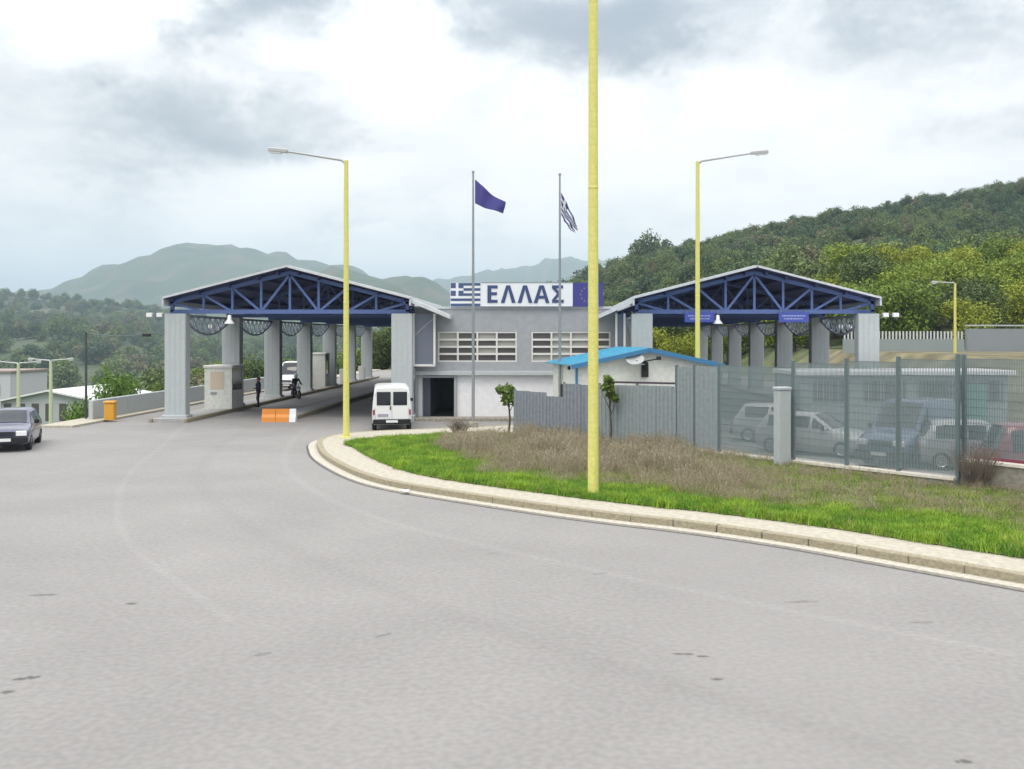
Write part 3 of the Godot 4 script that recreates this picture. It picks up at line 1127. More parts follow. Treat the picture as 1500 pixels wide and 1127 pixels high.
func flag_cloth(a: Vector3, b: Vector3, c: Vector3, e: Vector3, wave: float, folds: float, crowd := 0.0) -> ArrayMesh:
	# a: top at the pole, b: top at the fly, c: bottom at the fly, e: bottom at the pole
	var st := mb(true)
	var nu := 30
	var nv := 16
	for j in nv + 1:
		for i in nu + 1:
			var u := float(i) / nu
			var v := float(j) / nv
			var p := a.lerp(b, u).lerp(e.lerp(c, u), v)
			var k := sm(u * 3.0)
			p += Vector3(0.25, 0.12, 1.0) * wave * k * sin(u * folds * TAU + v * 2.2 - 0.6)
			p += Vector3(crowd, -0.02, 0.0) * k * sin(v * 9.0 + u * 4.0)
			p.y -= 0.10 * sin(PI * u) * (b - a).length() * 0.35
			st.set_uv(Vector2(u, v))
			st.add_vertex(p)
	for j in nv:
		for i in nu:
			var q := j * (nu + 1) + i
			for x in [q, q + 1, q + nu + 2, q, q + nu + 2, q + nu + 1]:
				st.add_index(x)
	st.generate_normals()
	return st.commit()

func build_flags() -> void:
	flagpole(V(-3.17, 0.17, 43.0), 11.05, "tall thin grey flagpole in front of the striped sign panel flying the plain blue flag")
	flagpole(V(0.6, 0.0, 43.2), 11.15, "thin grey flagpole behind the blue roofed hut flying the striped flag")
	var m := mat(lin(0.06, 0.058, 0.25), 0.8)
	m.cull_mode = BaseMaterial3D.CULL_DISABLED
	solo("flag", flag_cloth(V(-3.09, 10.95, 43.0), V(-1.74, 9.86, 42.6), V(-1.84, 9.44, 42.7), V(-3.09, 9.90, 43.0), 0.07, 1.4), m, "plain blue flag drooping from the left flagpole", "flag")
	# striped cloth: the print is computed
	var img := Image.create(270, 180, false, Image.FORMAT_RGB8)
	var blue := Color(0.22, 0.27, 0.46)
	var white := Color(0.80, 0.81, 0.84)
	for j in 9:
		img.fill_rect(Rect2i(0, j * 20, 270, 20), blue if j % 2 == 0 else white)
	img.fill_rect(Rect2i(0, 0, 100, 100), blue)
	img.fill_rect(Rect2i(40, 0, 20, 100), white)
	img.fill_rect(Rect2i(0, 40, 100, 20), white)
	var m2 := mat(Color.WHITE, 0.8)
	m2.albedo_texture = ImageTexture.create_from_image(img)
	m2.cull_mode = BaseMaterial3D.CULL_DISABLED
	solo("flag", flag_cloth(V(0.66, 10.42, 43.2), V(1.40, 8.86, 42.9), V(1.24, 8.60, 43.0), V(0.66, 9.42, 43.2), 0.06, 2.0, 0.05), m2, "blue and white striped flag hanging limply from the right flagpole", "flag")

# ------------------------------------------------------------------ lamps
func street_lamp(p: Vector3, h: float, arms: Array, rise: float, r0: float, r1: float, m: Material, label: String, group: String, joint := 0.0) -> void:
	# arms: [length, direction] with direction an angle round y; 0 points to +x
	var o := thing("street_lamp", label, "street lamp", p, 0.0, group)
	var st := mb(true)
	tube(st, [Vector3.ZERO, Vector3(0, h * 0.3, 0), Vector3(0, h * 0.7, 0), Vector3(0, h, 0)], [r0, lerpf(r0, r1, 0.3), lerpf(r0, r1, 0.7), r1], 12)
	var pole := part(o, "pole", fin(st), m)
	st = mb()
	bevel(st, Vector3(0, 0.02, 0), Vector3(r0 * 3.4, 0.05, r0 * 3.4), 0.01)
	part(o, "base_plate", fin(st), m)
	st = mb()
	bevel(st, Vector3(0, 0.75, r0 * 0.93), Vector3(r0 * 0.62, 0.3, 0.02), 0.003)
	part(pole, "hatch", fin(st), m)
	if joint > 0.0:
		st = mb(true)
		var jr := lerpf(r0, r1, joint / h)
		lathe(st, [[jr * 0.97, 0.0], [jr * 1.045, 0.01], [jr * 1.045, 0.06], [jr * 0.97, 0.07]], 12, Transform3D(Basis(), Vector3(0, joint, 0)))
		part(pole, "collar", fin(st), m)
	for a in arms:
		var L: float = a[0]
		var b := Basis(Vector3.UP, a[1])
		st = mb(true)
		tube(st, [Vector3(0, h - 0.12, 0), b * Vector3(L * 0.06, h + 0.02, 0), b * Vector3(L * 0.5, h + rise * 0.55, 0), b * Vector3(L * 0.82, h + rise * 0.9, 0)], [r1 * 0.7, r1 * 0.6, r1 * 0.5, r1 * 0.45], 8)
		part(o, "arm", fin(st), M.lamp_body)
		st = mb()
		var c: Vector3 = b * Vector3(L * 0.88, h + rise * 0.97, 0)
		var tilt := b * Basis(Vector3(0, 0, 1), 0.09)
		bevel(st, c, Vector3(L * 0.25, 0.15, 0.26), 0.04, tilt)
		var head := part(o, "lamp_head", fin(st), M.lamp_body)
		st = mb()
		bevel(st, c + tilt * Vector3(L * 0.03, -0.10, 0), Vector3(L * 0.16, 0.07, 0.2), 0.02, tilt)
		part(head, "lamp_lens", fin(st), M.lamp_glass)

func build_lamps() -> void:
	street_lamp(V(-7.76, 0.18, 38.4), 10.75, [[3.0, PI]], 0.42, 0.125, 0.085, M.yellow, "yellow street lamp on the pavement tip, its arm pointing left", "yellow street lamps along the road", 5.2)
	street_lamp(V(7.12, 0.0, 46.5), 12.35, [[3.3, 0.0]], 0.45, 0.13, 0.09, M.yellow, "yellow street lamp behind the blue roofed hut, its arm pointing right", "yellow street lamps along the road", 6.0)
	street_lamp(V(1.14, 0.18, 23.95), 14.6, [[2.6, -PI / 2 + 0.5]], 0.4, 0.134, 0.105, M.yellow, "tall yellow pole on the grass edge, nearest and cut by the picture top", "yellow street lamps along the road", 7.45)
	street_lamp(V(31.0, 2.75, 75.0), 5.5, [[1.75, PI]], 0.08, 0.11, 0.085, M.yellow, "pale yellow street lamp standing far right before the wooded hill", "yellow street lamps along the road")
	for q in [[-40.0, 75.0, 2.25], [-37.7, 75.3, 2.45]]:
		var y0 := ground_y(q[0], q[1])
		street_lamp(V(q[0], y0 - 0.1, q[1]), q[2] - y0, [[1.7, PI], [1.7, 0.0]], 0.15, 0.16, 0.11, M.pale_pole, "pale double armed lamp post in the lower yard, left one of the pair" if q[0] < -39 else "pale double armed lamp post in the lower yard, right one of the pair", "double armed lamp posts in the lower yard")

# ------------------------------------------------------------------ hut, fence, low wall
func build_hut() -> void:
	var turn := 0.209
	var o := thing("hut", "small cream hut with a blue pitched roof behind the fence", "hut", V(1.25, 0, 40.7), turn)
	# local: x along the gable front (6.1), z back into -z (4.4)
	var W := 6.05
	var D := 4.4
	var he := 2.92
	var hr := 3.52
	var st := mb()
	for z in [0.0, -D]:
		hexa(st, [Vector3(0, 0, z + 0.06), Vector3(W, 0, z + 0.06), Vector3(W, 0, z - 0.06), Vector3(0, 0, z - 0.06), Vector3(0, he, z + 0.06), Vector3(W, he, z + 0.06), Vector3(W, he, z - 0.06), Vector3(0, he, z - 0.06)])
		var a := Vector3(0, he + 0.001, 0)
		var b := Vector3(W, he + 0.001, 0)
		var c := Vector3(W / 2, hr, 0)
		for s in [0.06, -0.06]:
			var k := Vector3(0, 0, z + s)
			for p in ([a + k, c + k, b + k] if s > 0 else [a + k, b + k, c + k]):
				st.add_vertex(p)
	for x in [0.06, W - 0.06]:
		box(st, Vector3(x, he / 2, -D / 2), Vector3(0.12, he, D - 0.13))
	part(o, "wall", fin(st), M.cream)
	for s in [-1.0, 1.0]:
		var e := Vector3(W / 2 + s * (W / 2 + 0.28), he - 0.02, 0)
		var a := Vector3(W / 2, hr + 0.06, 0)
		var dir := (e - a).normalized()
		var up := Vector3(-dir.y, dir.x, 0) * (1.0 if dir.x > 0 else -1.0)
		var b := Basis(dir, up, dir.cross(up))
		st = mb()
		var mid := (e + a) / 2 + Vector3(0, 0.03, -D / 2)
		box(st, mid, Vector3((e - a).length(), 0.05, D + 0.7), b)
		for i in 14:
			box(st, mid + up * 0.035 + Vector3(0, 0, (i - 6.5) * (D + 0.6) / 14.0), Vector3((e - a).length(), 0.03, 0.06), b)
		part(o, "roof_sheet", fin(st), M.blue_roof)
		st = mb()
		box(st, mid + Vector3(0, -0.06, D / 2 + 0.37), Vector3((e - a).length() + 0.02, 0.18, 0.04), b)
		part(o, "barge_board", fin(st), M.blue_trim)
	st = mb()
	bar(st, Vector3(-0.02, 0.1, 0.09), Vector3(-0.02, he, 0.09), 0.09, 0.09)
	part(o, "corner_post", fin(st), M.blue_trim)
	st = mb()
	bevel(st, Vector3(-0.02, 2.78, -1.2), Vector3(0.12, 0.14, 0.22), 0.02)
	part(o, "wall_lamp", fin(st), M.dark)
	# window in the side wall
	st = mb()
	box(st, Vector3(-0.01, 1.6, -2.4), Vector3(0.05, 1.0, 1.2))
	var f := part(o, "window", fin(st), M.frame_white)
	st = mb()
	box(st, Vector3(-0.025, 1.6, -2.4), Vector3(0.04, 0.88, 1.06))
	part(f, "pane", fin(st), M.pane_dark)
	# dish on the gable
	var b := Basis(Vector3.UP, turn)
	var dp := V(1.25, 0, 40.7) + b * Vector3(2.62, 2.72, 0.06)
	var dish := thing("satellite_dish", "pale satellite dish with a dark bracket on the gable of the hut", "satellite dish", dp, turn)
	st = mb(true)
	var tilt := Transform3D(Basis(Vector3(0, 0, 1), 0.25) * Basis(Vector3(1, 0, 0), 0.55), Vector3(-0.25, 0.42, 0.42))
	lathe(st, [[0.0, -0.08], [0.16, -0.065], [0.29, -0.02], [0.38, 0.05], [0.385, 0.055], [0.29, -0.008], [0.16, -0.05], [0.0, -0.065]], 20, tilt)
	part(dish, "reflector", fin(st), M.lamp_body)
	st = mb()
	bar(st, Vector3(0.28, -0.1, 0.0), Vector3(0.28, 0.3, 0.32), 0.12, 0.12)
	bar(st, Vector3(0.28, 0.3, 0.32), Vector3(-0.2, 0.36, 0.36), 0.10, 0.10)
	box(st, Vector3(0.28, -0.05, 0.06), Vector3(0.28, 0.5, 0.12))
	part(dish, "bracket", fin(st), M.dark)
	st = mb()
	bar(st, Vector3(0.1, 0.35, 0.36), Vector3(0.62, 0.48, 0.85), 0.05, 0.05)
	bevel(st, Vector3(0.62, 0.5, 0.85), Vector3(0.16, 0.16, 0.2), 0.02)
	part(dish, "feed_arm", fin(st), M.dark)

func sheet_mesh(w: float, h: float) -> ArrayMesh:
	# trapezoid sheeting, standing on y = 0, w along x
	var st := mb()
	var n := 5
	var pts := []
	for i in n:
		var x := w * i / n
		var s := w / n
		pts.append_array([[x, 0.0], [x + s * 0.35, 0.0], [x + s * 0.5, 0.035], [x + s * 0.85, 0.035]])
	pts.append([w, 0.0])
	for i in pts.size() - 1:
		var a := Vector3(pts[i][0], 0, pts[i][1])
		var b := Vector3(pts[i + 1][0], 0, pts[i + 1][1])
		var u := Vector3(0, h, 0)
		quad(st, a, a + u, b + u, b)
		var t := Vector3(0, 0, -0.004)
		quad(st, b + t, b + u + t, a + u + t, a + t)
		quad(st, a + u, a + u + t, b + u + t, b + u)
	return fin(st)

func build_fence() -> void:
	# sheet metal fence: panels of uneven height along a straight line
	var A := Vector2(-1.25, 38.6)
	var B := Vector2(4.45, 33.85)
	var t := (B - A).normalized()
	var turn := atan2(t.y, t.x)
	var o := thing("sheet_metal_fence", "grey corrugated sheet metal fence screening the blue roofed hut", "fence", V(A.x, 0.12, A.y), turn)
	var tops := [1.88, 1.86, 1.72, 2.22, 2.20, 2.23, 2.24, 2.26, 2.26]
	var total := (B - A).length()
	var w := total / tops.size()
	var made := {}
	for i in tops.size():
		if not made.has(tops[i]):
			made[tops[i]] = sheet_mesh(w + 0.015, tops[i])
		part(o, "sheet", made[tops[i]], M.sheet if i < 5 else M.sheet_pale, at(Vector3(i * w, 0, 0.012 * (i % 2))))
	for i in [0, 3, 5, 7]:
		var st := mb()
		bar(st, Vector3(i * w, -0.1, -0.05), Vector3(i * w, tops[i] + 0.05, -0.05), 0.07, 0.07)
		part(o, "post", fin(st), M.fence_green)
	for y in [0.4, 1.5]:
		var st := mb()
		bar(st, Vector3(0.02, y, -0.09), Vector3(total, y, -0.09), 0.05, 0.04)
		part(o, "rail", fin(st), M.fence_green)
	var sp := mb()
	bar(sp, Vector3(5.3 * w, 2.33, -0.06), Vector3(8.95 * w, 2.36, -0.06), 0.05, 0.07)
	part(o, "top_pipe", fin(sp), mat(lin(0.07, 0.05, 0.07), 0.6))
	# low wall under the mesh fence
	var D := Vector2(10.35, 24.9)
	var E0 := Vector2(10.75, 25.5)
	var E1 := Vector2(16.6, 16.2)
	low_wall(B, D, 0.30, 0.52, "low weathered concrete wall under the mesh fence, behind the dry weeds")
	low_wall(E0, E1, 0.93, 0.98, "higher grey concrete wall below the red car at the right edge")
	# mesh fence, a solid part first
	var run := (D - B).length()
	var stops := [0.0, 0.085, 0.195, 0.49, 0.675, 0.835, 1.0]
	var m := thing("mesh_fence", "tall green grey welded mesh fence round the vehicle compound", "fence", V(B.x, 0, B.y), atan2((D - B).y, (D - B).x))
	for i in stops.size() - 1:
		var x0: float = stops[i] * run
		var x1: float = stops[i + 1] * run
		var y0: float = lerpf(0.30, 0.52, stops[i]) + 0.05
		var h := lerpf(3.06, 3.55, stops[i])
		if i < 2:
			part(m, "sheet", sheet_mesh(x1 - x0 - 0.06, h - y0), M.sheet_pale, at(Vector3(x0 + 0.03, y0, 0)))
		else:
			mesh_panel(m, x0, x1, y0 + 0.04, h, 0.036 if i == 2 else 0.045, 0.024 if i == 2 else 0.029)
	for i in stops.size():
		var st := mb()
		var x: float = stops[i] * run
		bar(st, Vector3(x, 0.15, -0.03), Vector3(x, lerpf(3.12, 3.62, stops[i]), -0.03), 0.09, 0.09)
		part(m, "post", fin(st), M.fence_green)
	var run2 := (E1 - E0).length()
	var m2 := thing("mesh_fence", "green grey mesh fence standing on the higher wall at the right edge", "fence", V(E0.x, 0, E0.y), atan2((E1 - E0).y, (E1 - E0).x))
	for i in 4:
		mesh_panel(m2, run2 * i / 4.0, run2 * (i + 1) / 4.0, 1.04, 3.5, 0.045, 0.029)
	for i in 5:
		var st := mb()
		bar(st, Vector3(run2 * i / 4.0, 0.9, -0.03), Vector3(run2 * i / 4.0, 3.6, -0.03), 0.09, 0.09)
		part(m2, "post", fin(st), M.fence_green)
	# pale pier just inside
	var pier := thing("gate_pier", "pale grey concrete pier standing against the mesh fence", "pier", V(6.98, 0.15, 29.25), 0.35)
	var st := mb()
	bevel(st, Vector3(0, 1.18, 0), Vector3(0.42, 2.36, 0.30), 0.02)
	part(pier, "shaft", fin(st), M.concrete)
	st = mb()
	bevel(st, Vector3(0, 2.40, 0), Vector3(0.47, 0.08, 0.35), 0.02)
	part(pier, "cap", fin(st), M.concrete)

func low_wall(a: Vector2, b: Vector2, ha: float, hb: float, label: String) -> void:
	var o := thing("low_wall", label, "wall", V(a.x, 0, a.y), atan2((b - a).y, (b - a).x))
	var L := (b - a).length()
	var n := int(L / 2.2)
	for i in n:
		var x0 := L * i / n + 0.004
		var x1 := L * (i + 1) / n - 0.004
		var h0 := lerpf(ha, hb, float(i) / n)
		var h1 := lerpf(ha, hb, float(i + 1) / n)
		var st := mb()
		hexa(st, [Vector3(x0, -0.1, 0.13), Vector3(x1, -0.1, 0.13), Vector3(x1, -0.1, -0.13), Vector3(x0, -0.1, -0.13), Vector3(x0, h0 - 0.07, 0.13), Vector3(x1, h1 - 0.07, 0.13), Vector3(x1, h1 - 0.07, -0.13), Vector3(x0, h0 - 0.07, -0.13)])
		var w := part(o, "wall_section", fin(st), M.low_wall)
		st = mb()
		hexa(st, [Vector3(x0, h0 - 0.068, 0.17), Vector3(x1, h1 - 0.068, 0.17), Vector3(x1, h1 - 0.068, -0.17), Vector3(x0, h0 - 0.068, -0.17), Vector3(x0, h0, 0.155), Vector3(x1, h1, 0.155), Vector3(x1, h1, -0.155), Vector3(x0, h0, -0.155)])
		part(w, "coping", fin(st), M.coping)

func mesh_panel(o: Node3D, x0: float, x1: float, y0: float, y1: float, gap: float, thick: float) -> void:
	var st := mb()
	var n := int((x1 - x0) / gap)
	for i in n:
		var x := x0 + (i + 0.5) * (x1 - x0) / n
		box(st, Vector3(x, (y0 + y1) / 2, 0), Vector3(thick, y1 - y0, 0.006))
	var k := int((y1 - y0) / 0.2)
	for i in k + 1:
		box(st, Vector3((x0 + x1) / 2, y0 + (y1 - y0) * i / k, 0.008), Vector3(x1 - x0, 0.008, 0.008))
	part(o, "wire_mesh", fin(st), M.wire)

# ------------------------------------------------------------------ vehicles
func wheel_parts(o: Node3D, x: float, z: float, r: float, w: float) -> void:
	var side := signf(x)
	var xf := Transform3D(Basis(Vector3(0, 0, 1), -PI / 2 * side), Vector3(x, r, z))
	var st := mb(true)
	lathe(st, [[r * 0.6, -w * 0.5], [r * 0.93, -w * 0.5], [r, -w * 0.35], [r, w * 0.35], [r * 0.93, w * 0.5], [r * 0.62, w * 0.5], [r * 0.6, w * 0.3]], 22, xf)
	var t := part(o, "wheel", fin(st), M.black_rubber)
	st = mb(true)
	lathe(st, [[r * 0.62, w * 0.42], [r * 0.5, w * 0.30], [r * 0.2, w * 0.36], [0.0, w * 0.38]], 16, xf)
	part(t, "rim", fin(st), M.chrome)

func vehicle(called: String, label: String, category: String, group: String, p: Vector3, turn: float, v: Dictionary) -> Node3D:
	# local: front towards +z, x right to left; v.prof: [z, bottom, belt, top, half width, half width at the top] from the rear to the front
	var o := thing(called, label, category, p, turn, group)
	var prof: Array = v.prof
	var ring := func(s: Array) -> Array:
		var w: float = s[4]
		var wt: float = s[5]
		var b: float = s[1]
		var be: float = s[2]
		var t: float = s[3]
		var r := [Vector3(w * 0.90, b, 0), Vector3(w * 0.985, b + 0.08, 0), Vector3(w, lerpf(b, be, 0.55), 0), Vector3(w * 0.975, be, 0), Vector3(wt, maxf(t - 0.07, be), 0), Vector3(wt * 0.86, t, 0), Vector3(wt * 0.4, t + 0.02, 0)]
		var out := []
		for q in r:
			out.append(Vector3(q.x, q.y, s[0]))
		for i in range(r.size() - 1, -1, -1):
			out.append(Vector3(-r[i].x, r[i].y, s[0]))
		return out
	var rings := []
	for s in prof:
		rings.append(ring.call(s))
	# finer rings between the stations, so that the panels curve
	var fine := []
	var sub := 4
	for i in prof.size() - 1:
		for k in sub:
			var s := []
			for q in 6:
				var a: float = prof[maxi(i - 1, 0)][q]
				var b: float = prof[i][q]
				var c: float = prof[i + 1][q]
				var e: float = prof[mini(i + 2, prof.size() - 1)][q]
				var t := float(k) / sub
				s.append(lerpf(b, c, t) if q == 0 else lerpf(cubic_interpolate(b, c, a, e, t), lerpf(b, c, t), 0.55))
			fine.append(ring.call(s))
	fine.append(rings[rings.size() - 1])
	var st := mb(true)
	var n: int = rings[0].size()
	for i in fine.size() - 1:
		for k in n:
			var j := (k + 1) % n
			quad(st, fine[i][k], fine[i][j], fine[i + 1][j], fine[i + 1][k])
	st.set_smooth_group(-1)
	for e in [0, rings.size() - 1]:
		var c := Vector3.ZERO
		for q in rings[e]:
			c += q / n
		for k in n:
			var j := (k + 1) % n
			var tri: Array = [c, rings[e][j], rings[e][k]] if e == 0 else [c, rings[e][k], rings[e][j]]
			for q in tri:
				st.add_vertex(q)
	part(o, "body", fin(st), v.paint)
	# side windows between the stations listed
	for s in [0, 1]:
		for span in v.get("side", []):
			st = mb(true)
			var lo := 3 if s == 0 else n - 4
			var hi := 4 if s == 0 else n - 5
			var off := Vector3(0.010 if s == 0 else -0.010, 0.005, 0)
			for i in range(span[0] * sub, span[1] * sub):
				var k0 := 0.28 if i == span[0] * sub else 0.0
				var k1 := 0.72 if i == span[1] * sub - 1 else 1.0
				var l0: Vector3 = fine[i][lo].lerp(fine[i + 1][lo], k0)
				var l1: Vector3 = fine[i][lo].lerp(fine[i + 1][lo], k1)
				var h0: Vector3 = fine[i][hi].lerp(fine[i + 1][hi], k0)
				var h1: Vector3 = fine[i][hi].lerp(fine[i + 1][hi], k1)
				var p0 := l0.lerp(h0, 0.10) + off
				var p1 := l1.lerp(h1, 0.10) + off
				var p2 := l1.lerp(h1, 0.90) + off
				var p3 := l0.lerp(h0, 0.90) + off
				if s == 0:
					quad(st, p0, p3, p2, p1)
				else:
					quad(st, p0, p1, p2, p3)
			part(o, "side_window", fin(st), M.glass)
	for f in v.get("screens", []):
		# a screen slopes between station f[0] (its foot) and f[1] (its head), across the whole roof line
		st = mb(true)
		var i0: int = mini(f[0], f[1]) * sub
		var front: bool = f[0] > f[1]
		var out := Vector3(0, 0.010, 0.012 if front else -0.012)
		for i in range(i0, i0 + sub):
			var k0 := 0.3 if i == i0 else 0.0
			var k1 := 0.7 if i == i0 + sub - 1 else 1.0
			for k in range(4, n - 5):
				var w := Vector3(0.95, 1, 1)
				var p0: Vector3 = fine[i][k].lerp(fine[i + 1][k], k0) * w + out
				var p1: Vector3 = fine[i][k + 1].lerp(fine[i + 1][k + 1], k0) * w + out
				var p2: Vector3 = fine[i][k + 1].lerp(fine[i + 1][k + 1], k1) * w + out
				var p3: Vector3 = fine[i][k].lerp(fine[i + 1][k], k1) * w + out
				quad(st, p0, p1, p2, p3)
		part(o, "windscreen" if front else "rear_window", fin(st), M.glass)
	var zf: float = prof[prof.size() - 1][0]
	var zr: float = prof[0][0]
	var hw: float = v.half
	for q in [[zf, 1.0], [zr, -1.0]]:
		st = mb()
		bevel(st, Vector3(0, v.bumper, q[0] + 0.03 * q[1]), Vector3(hw * 1.92, 0.22, 0.16), 0.04)
		var bmp := part(o, "bumper", fin(st), v.get("bumper_mat", M.black_rubber))
		st = mb()
		box(st, Vector3(0, v.bumper + 0.02, q[0] + 0.12 * q[1]), Vector3(0.5, 0.11, 0.02))
		part(bmp, "number_plate", fin(st), M.white_paint)
	for s in [-1.0, 1.0]:
		st = mb()
		bevel(st, Vector3(s * hw * 0.70, v.lights, zf + 0.005), Vector3(hw * 0.42, 0.17, 0.07), 0.02)
		part(o, "headlight", fin(st), M.lamp_glass)
		st = mb()
		bevel(st, Vector3(s * hw * 0.91, v.lights + 0.05, zr - 0.005), Vector3(hw * 0.10, 0.22, 0.06), 0.02)
		part(o, "tail_light", fin(st), mat(lin(0.30, 0.03, 0.03), 0.3))
		st = mb()
		bevel(st, Vector3(s * (hw + 0.09), v.mirror[0], v.mirror[1]), Vector3(0.17, 0.15, 0.09), 0.03)
		part(o, "mirror", fin(st), M.black_rubber)
		for z in v.axles:
			wheel_parts(o, s * (hw - 0.10), z, v.r, 0.2)
	if v.get("grille", true):
		st = mb()
		for k in 3:
			box(st, Vector3(0, v.lights - 0.03 + 0.055 * k - 0.03, zf + 0.02), Vector3(hw * 0.82, 0.028, 0.05))
		part(o, "grille", fin(st), M.dark)
	return o

func hatch(paint_: Material, L := 3.95, H := 1.42) -> Dictionary:
	var h := 0.81
	var z := L / 2
	return {"paint": paint_, "half": h, "bumper": 0.42, "lights": 0.66, "r": 0.29, "axles": [-z + 0.62, z - 0.72], "mirror": [0.98, 0.62],
		"prof": [[-z, 0.32, 0.80, 0.82, h * 0.93, h * 0.90], [-z + 0.06, 0.24, 0.88, 0.95, h * 0.97, h * 0.92], [-z + 0.42, 0.2, 0.92, H - 0.05, h, h * 0.76], [-0.5, 0.2, 0.92, H, h, h * 0.76], [0.12, 0.2, 0.91, H - 0.02, h, h * 0.75], [0.95, 0.2, 0.90, 0.93, h, h * 0.90], [1.35, 0.2, 0.84, 0.87, h, h * 0.90], [z - 0.12, 0.26, 0.74, 0.78, h * 0.96, h * 0.86], [z, 0.32, 0.66, 0.70, h * 0.90, h * 0.82]],
		"side": [[2, 3], [3, 4], [4, 5]], "screens": [[1, 2], [5, 4]]}

func van_shape(paint_: Material, L := 4.6, H := 1.95, W := 1.72) -> Dictionary:
	var h := W / 2
	var z := L / 2
	return {"paint": paint_, "half": h, "bumper": 0.42, "lights": 0.78, "r": 0.31, "axles": [-z + 0.85, z - 0.8], "mirror": [1.18, z - 1.35],
		"prof": [[-z, 0.36, 1.10, H - 0.10, h * 0.96, h * 0.82], [-z + 0.10, 0.28, 1.10, H - 0.02, h, h * 0.86], [-z + 1.5, 0.26, 1.10, H, h, h * 0.87], [z - 1.85, 0.26, 1.10, H - 0.01, h, h * 0.86], [z - 1.0, 0.26, 1.06, 1.12, h, h * 0.90], [z - 0.5, 0.28, 0.95, 1.0, h, h * 0.88], [z - 0.08, 0.30, 0.80, 0.86, h * 0.95, h * 0.84], [z, 0.36, 0.72, 0.76, h * 0.90, h * 0.80]],
		"side": [[3, 4]], "screens": [[4, 3]]}

func build_vehicles() -> void:
	# white van seen from behind
	var H := 1.96
	var sh := van_shape(M.white_paint, 4.6, H, 1.70)
	var v := vehicle("van", "white van seen from behind at the canopy entrance beside the dark doorway", "van", "", V(-7.08, 0.0, 45.2), PI + 0.17, sh)
	for s in [-1.0, 1.0]:
		var st := mb()
		bevel(st, Vector3(s * 0.365, 1.08, -2.315), Vector3(0.70, 1.22, 0.03), 0.012)
		var dr := part(v, "rear_door", fin(st), M.white_paint)
		st = mb()
		bevel(st, Vector3(s * 0.352, 1.42, -2.333), Vector3(0.60, 0.58, 0.012), 0.004)
		part(dr, "window_seal", fin(st), M.black_rubber)
		st = mb()
		box(st, Vector3(s * 0.352, 1.42, -2.342), Vector3(0.54, 0.52, 0.008))
		part(dr, "pane", fin(st), M.glass)
		st = mb()
		for y in [0.66, 1.0, 1.6]:
			box(st, Vector3(s * 0.735, y, -2.325), Vector3(0.03, 0.10, 0.05))
		part(dr, "hinge", fin(st), M.white_paint)
	var st := mb()
	bevel(st, Vector3(0.06, 1.02, -2.345), Vector3(0.05, 0.16, 0.04), 0.01)
	part(v, "door_handle", fin(st), M.black_rubber)
	st = mb()
	box(st, Vector3(0.38, 0.70, -2.340), Vector3(0.46, 0.12, 0.015))
	part(v, "number_plate", fin(st), mat(lin(0.35, 0.30, 0.38), 0.5))
	# cars on the left of the road
	vehicle("parked_car", "dark blue grey hatchback facing the camera at the left picture edge", "car", "", V(-19.85, 0, 36.76), 0.36, hatch(paint(0.055, 0.06, 0.12), 3.95, 1.40))
	# under the canopies
	vehicle("van", "white van waiting in the far left lane beyond the canopy columns", "van", "", V(-20.1, 0, 79.0), 0.0, van_shape(M.white_paint, 4.8, 2.2, 1.8))
	vehicle("minibus", "tall black minibus under the right canopy, only its roof above the fence", "minibus", "", V(9.7, 0, 66.0), PI, van_shape(paint(0.012, 0.011, 0.018), 5.6, 2.62, 2.15))
	# in the compound behind the mesh
	vehicle("parked_car", "white hatchback behind the mesh fence, left of the blue van", "car", "cars in the compound", V(9.4, 0, 34.5), 0.9, hatch(paint(0.45, 0.46, 0.46), 3.9, 1.46))
	vehicle("parked_car", "white car behind the mesh fence close to the pale concrete pier", "car", "cars in the compound", V(9.35, 0, 38.6), 1.2, hatch(paint(0.42, 0.43, 0.43), 3.9, 1.5))
	vehicle("van", "blue van in the compound behind the middle of the mesh fence", "van", "", V(11.9, 0, 32.4), -0.75, van_shape(paint(0.06, 0.10, 0.21), 4.4, 2.0, 1.72))
	vehicle("parked_car", "small pale grey car between the blue van and the red car", "car", "cars in the compound", V(13.4, 0, 30.6), 1.35, hatch(paint(0.34, 0.34, 0.36), 3.7, 1.5))
	vehicle("parked_car", "dark red car in the compound at the right picture edge", "car", "cars in the compound", V(14.1, 0, 26.9), 1.45, hatch(paint(0.30, 0.045, 0.085), 4.2, 1.72))

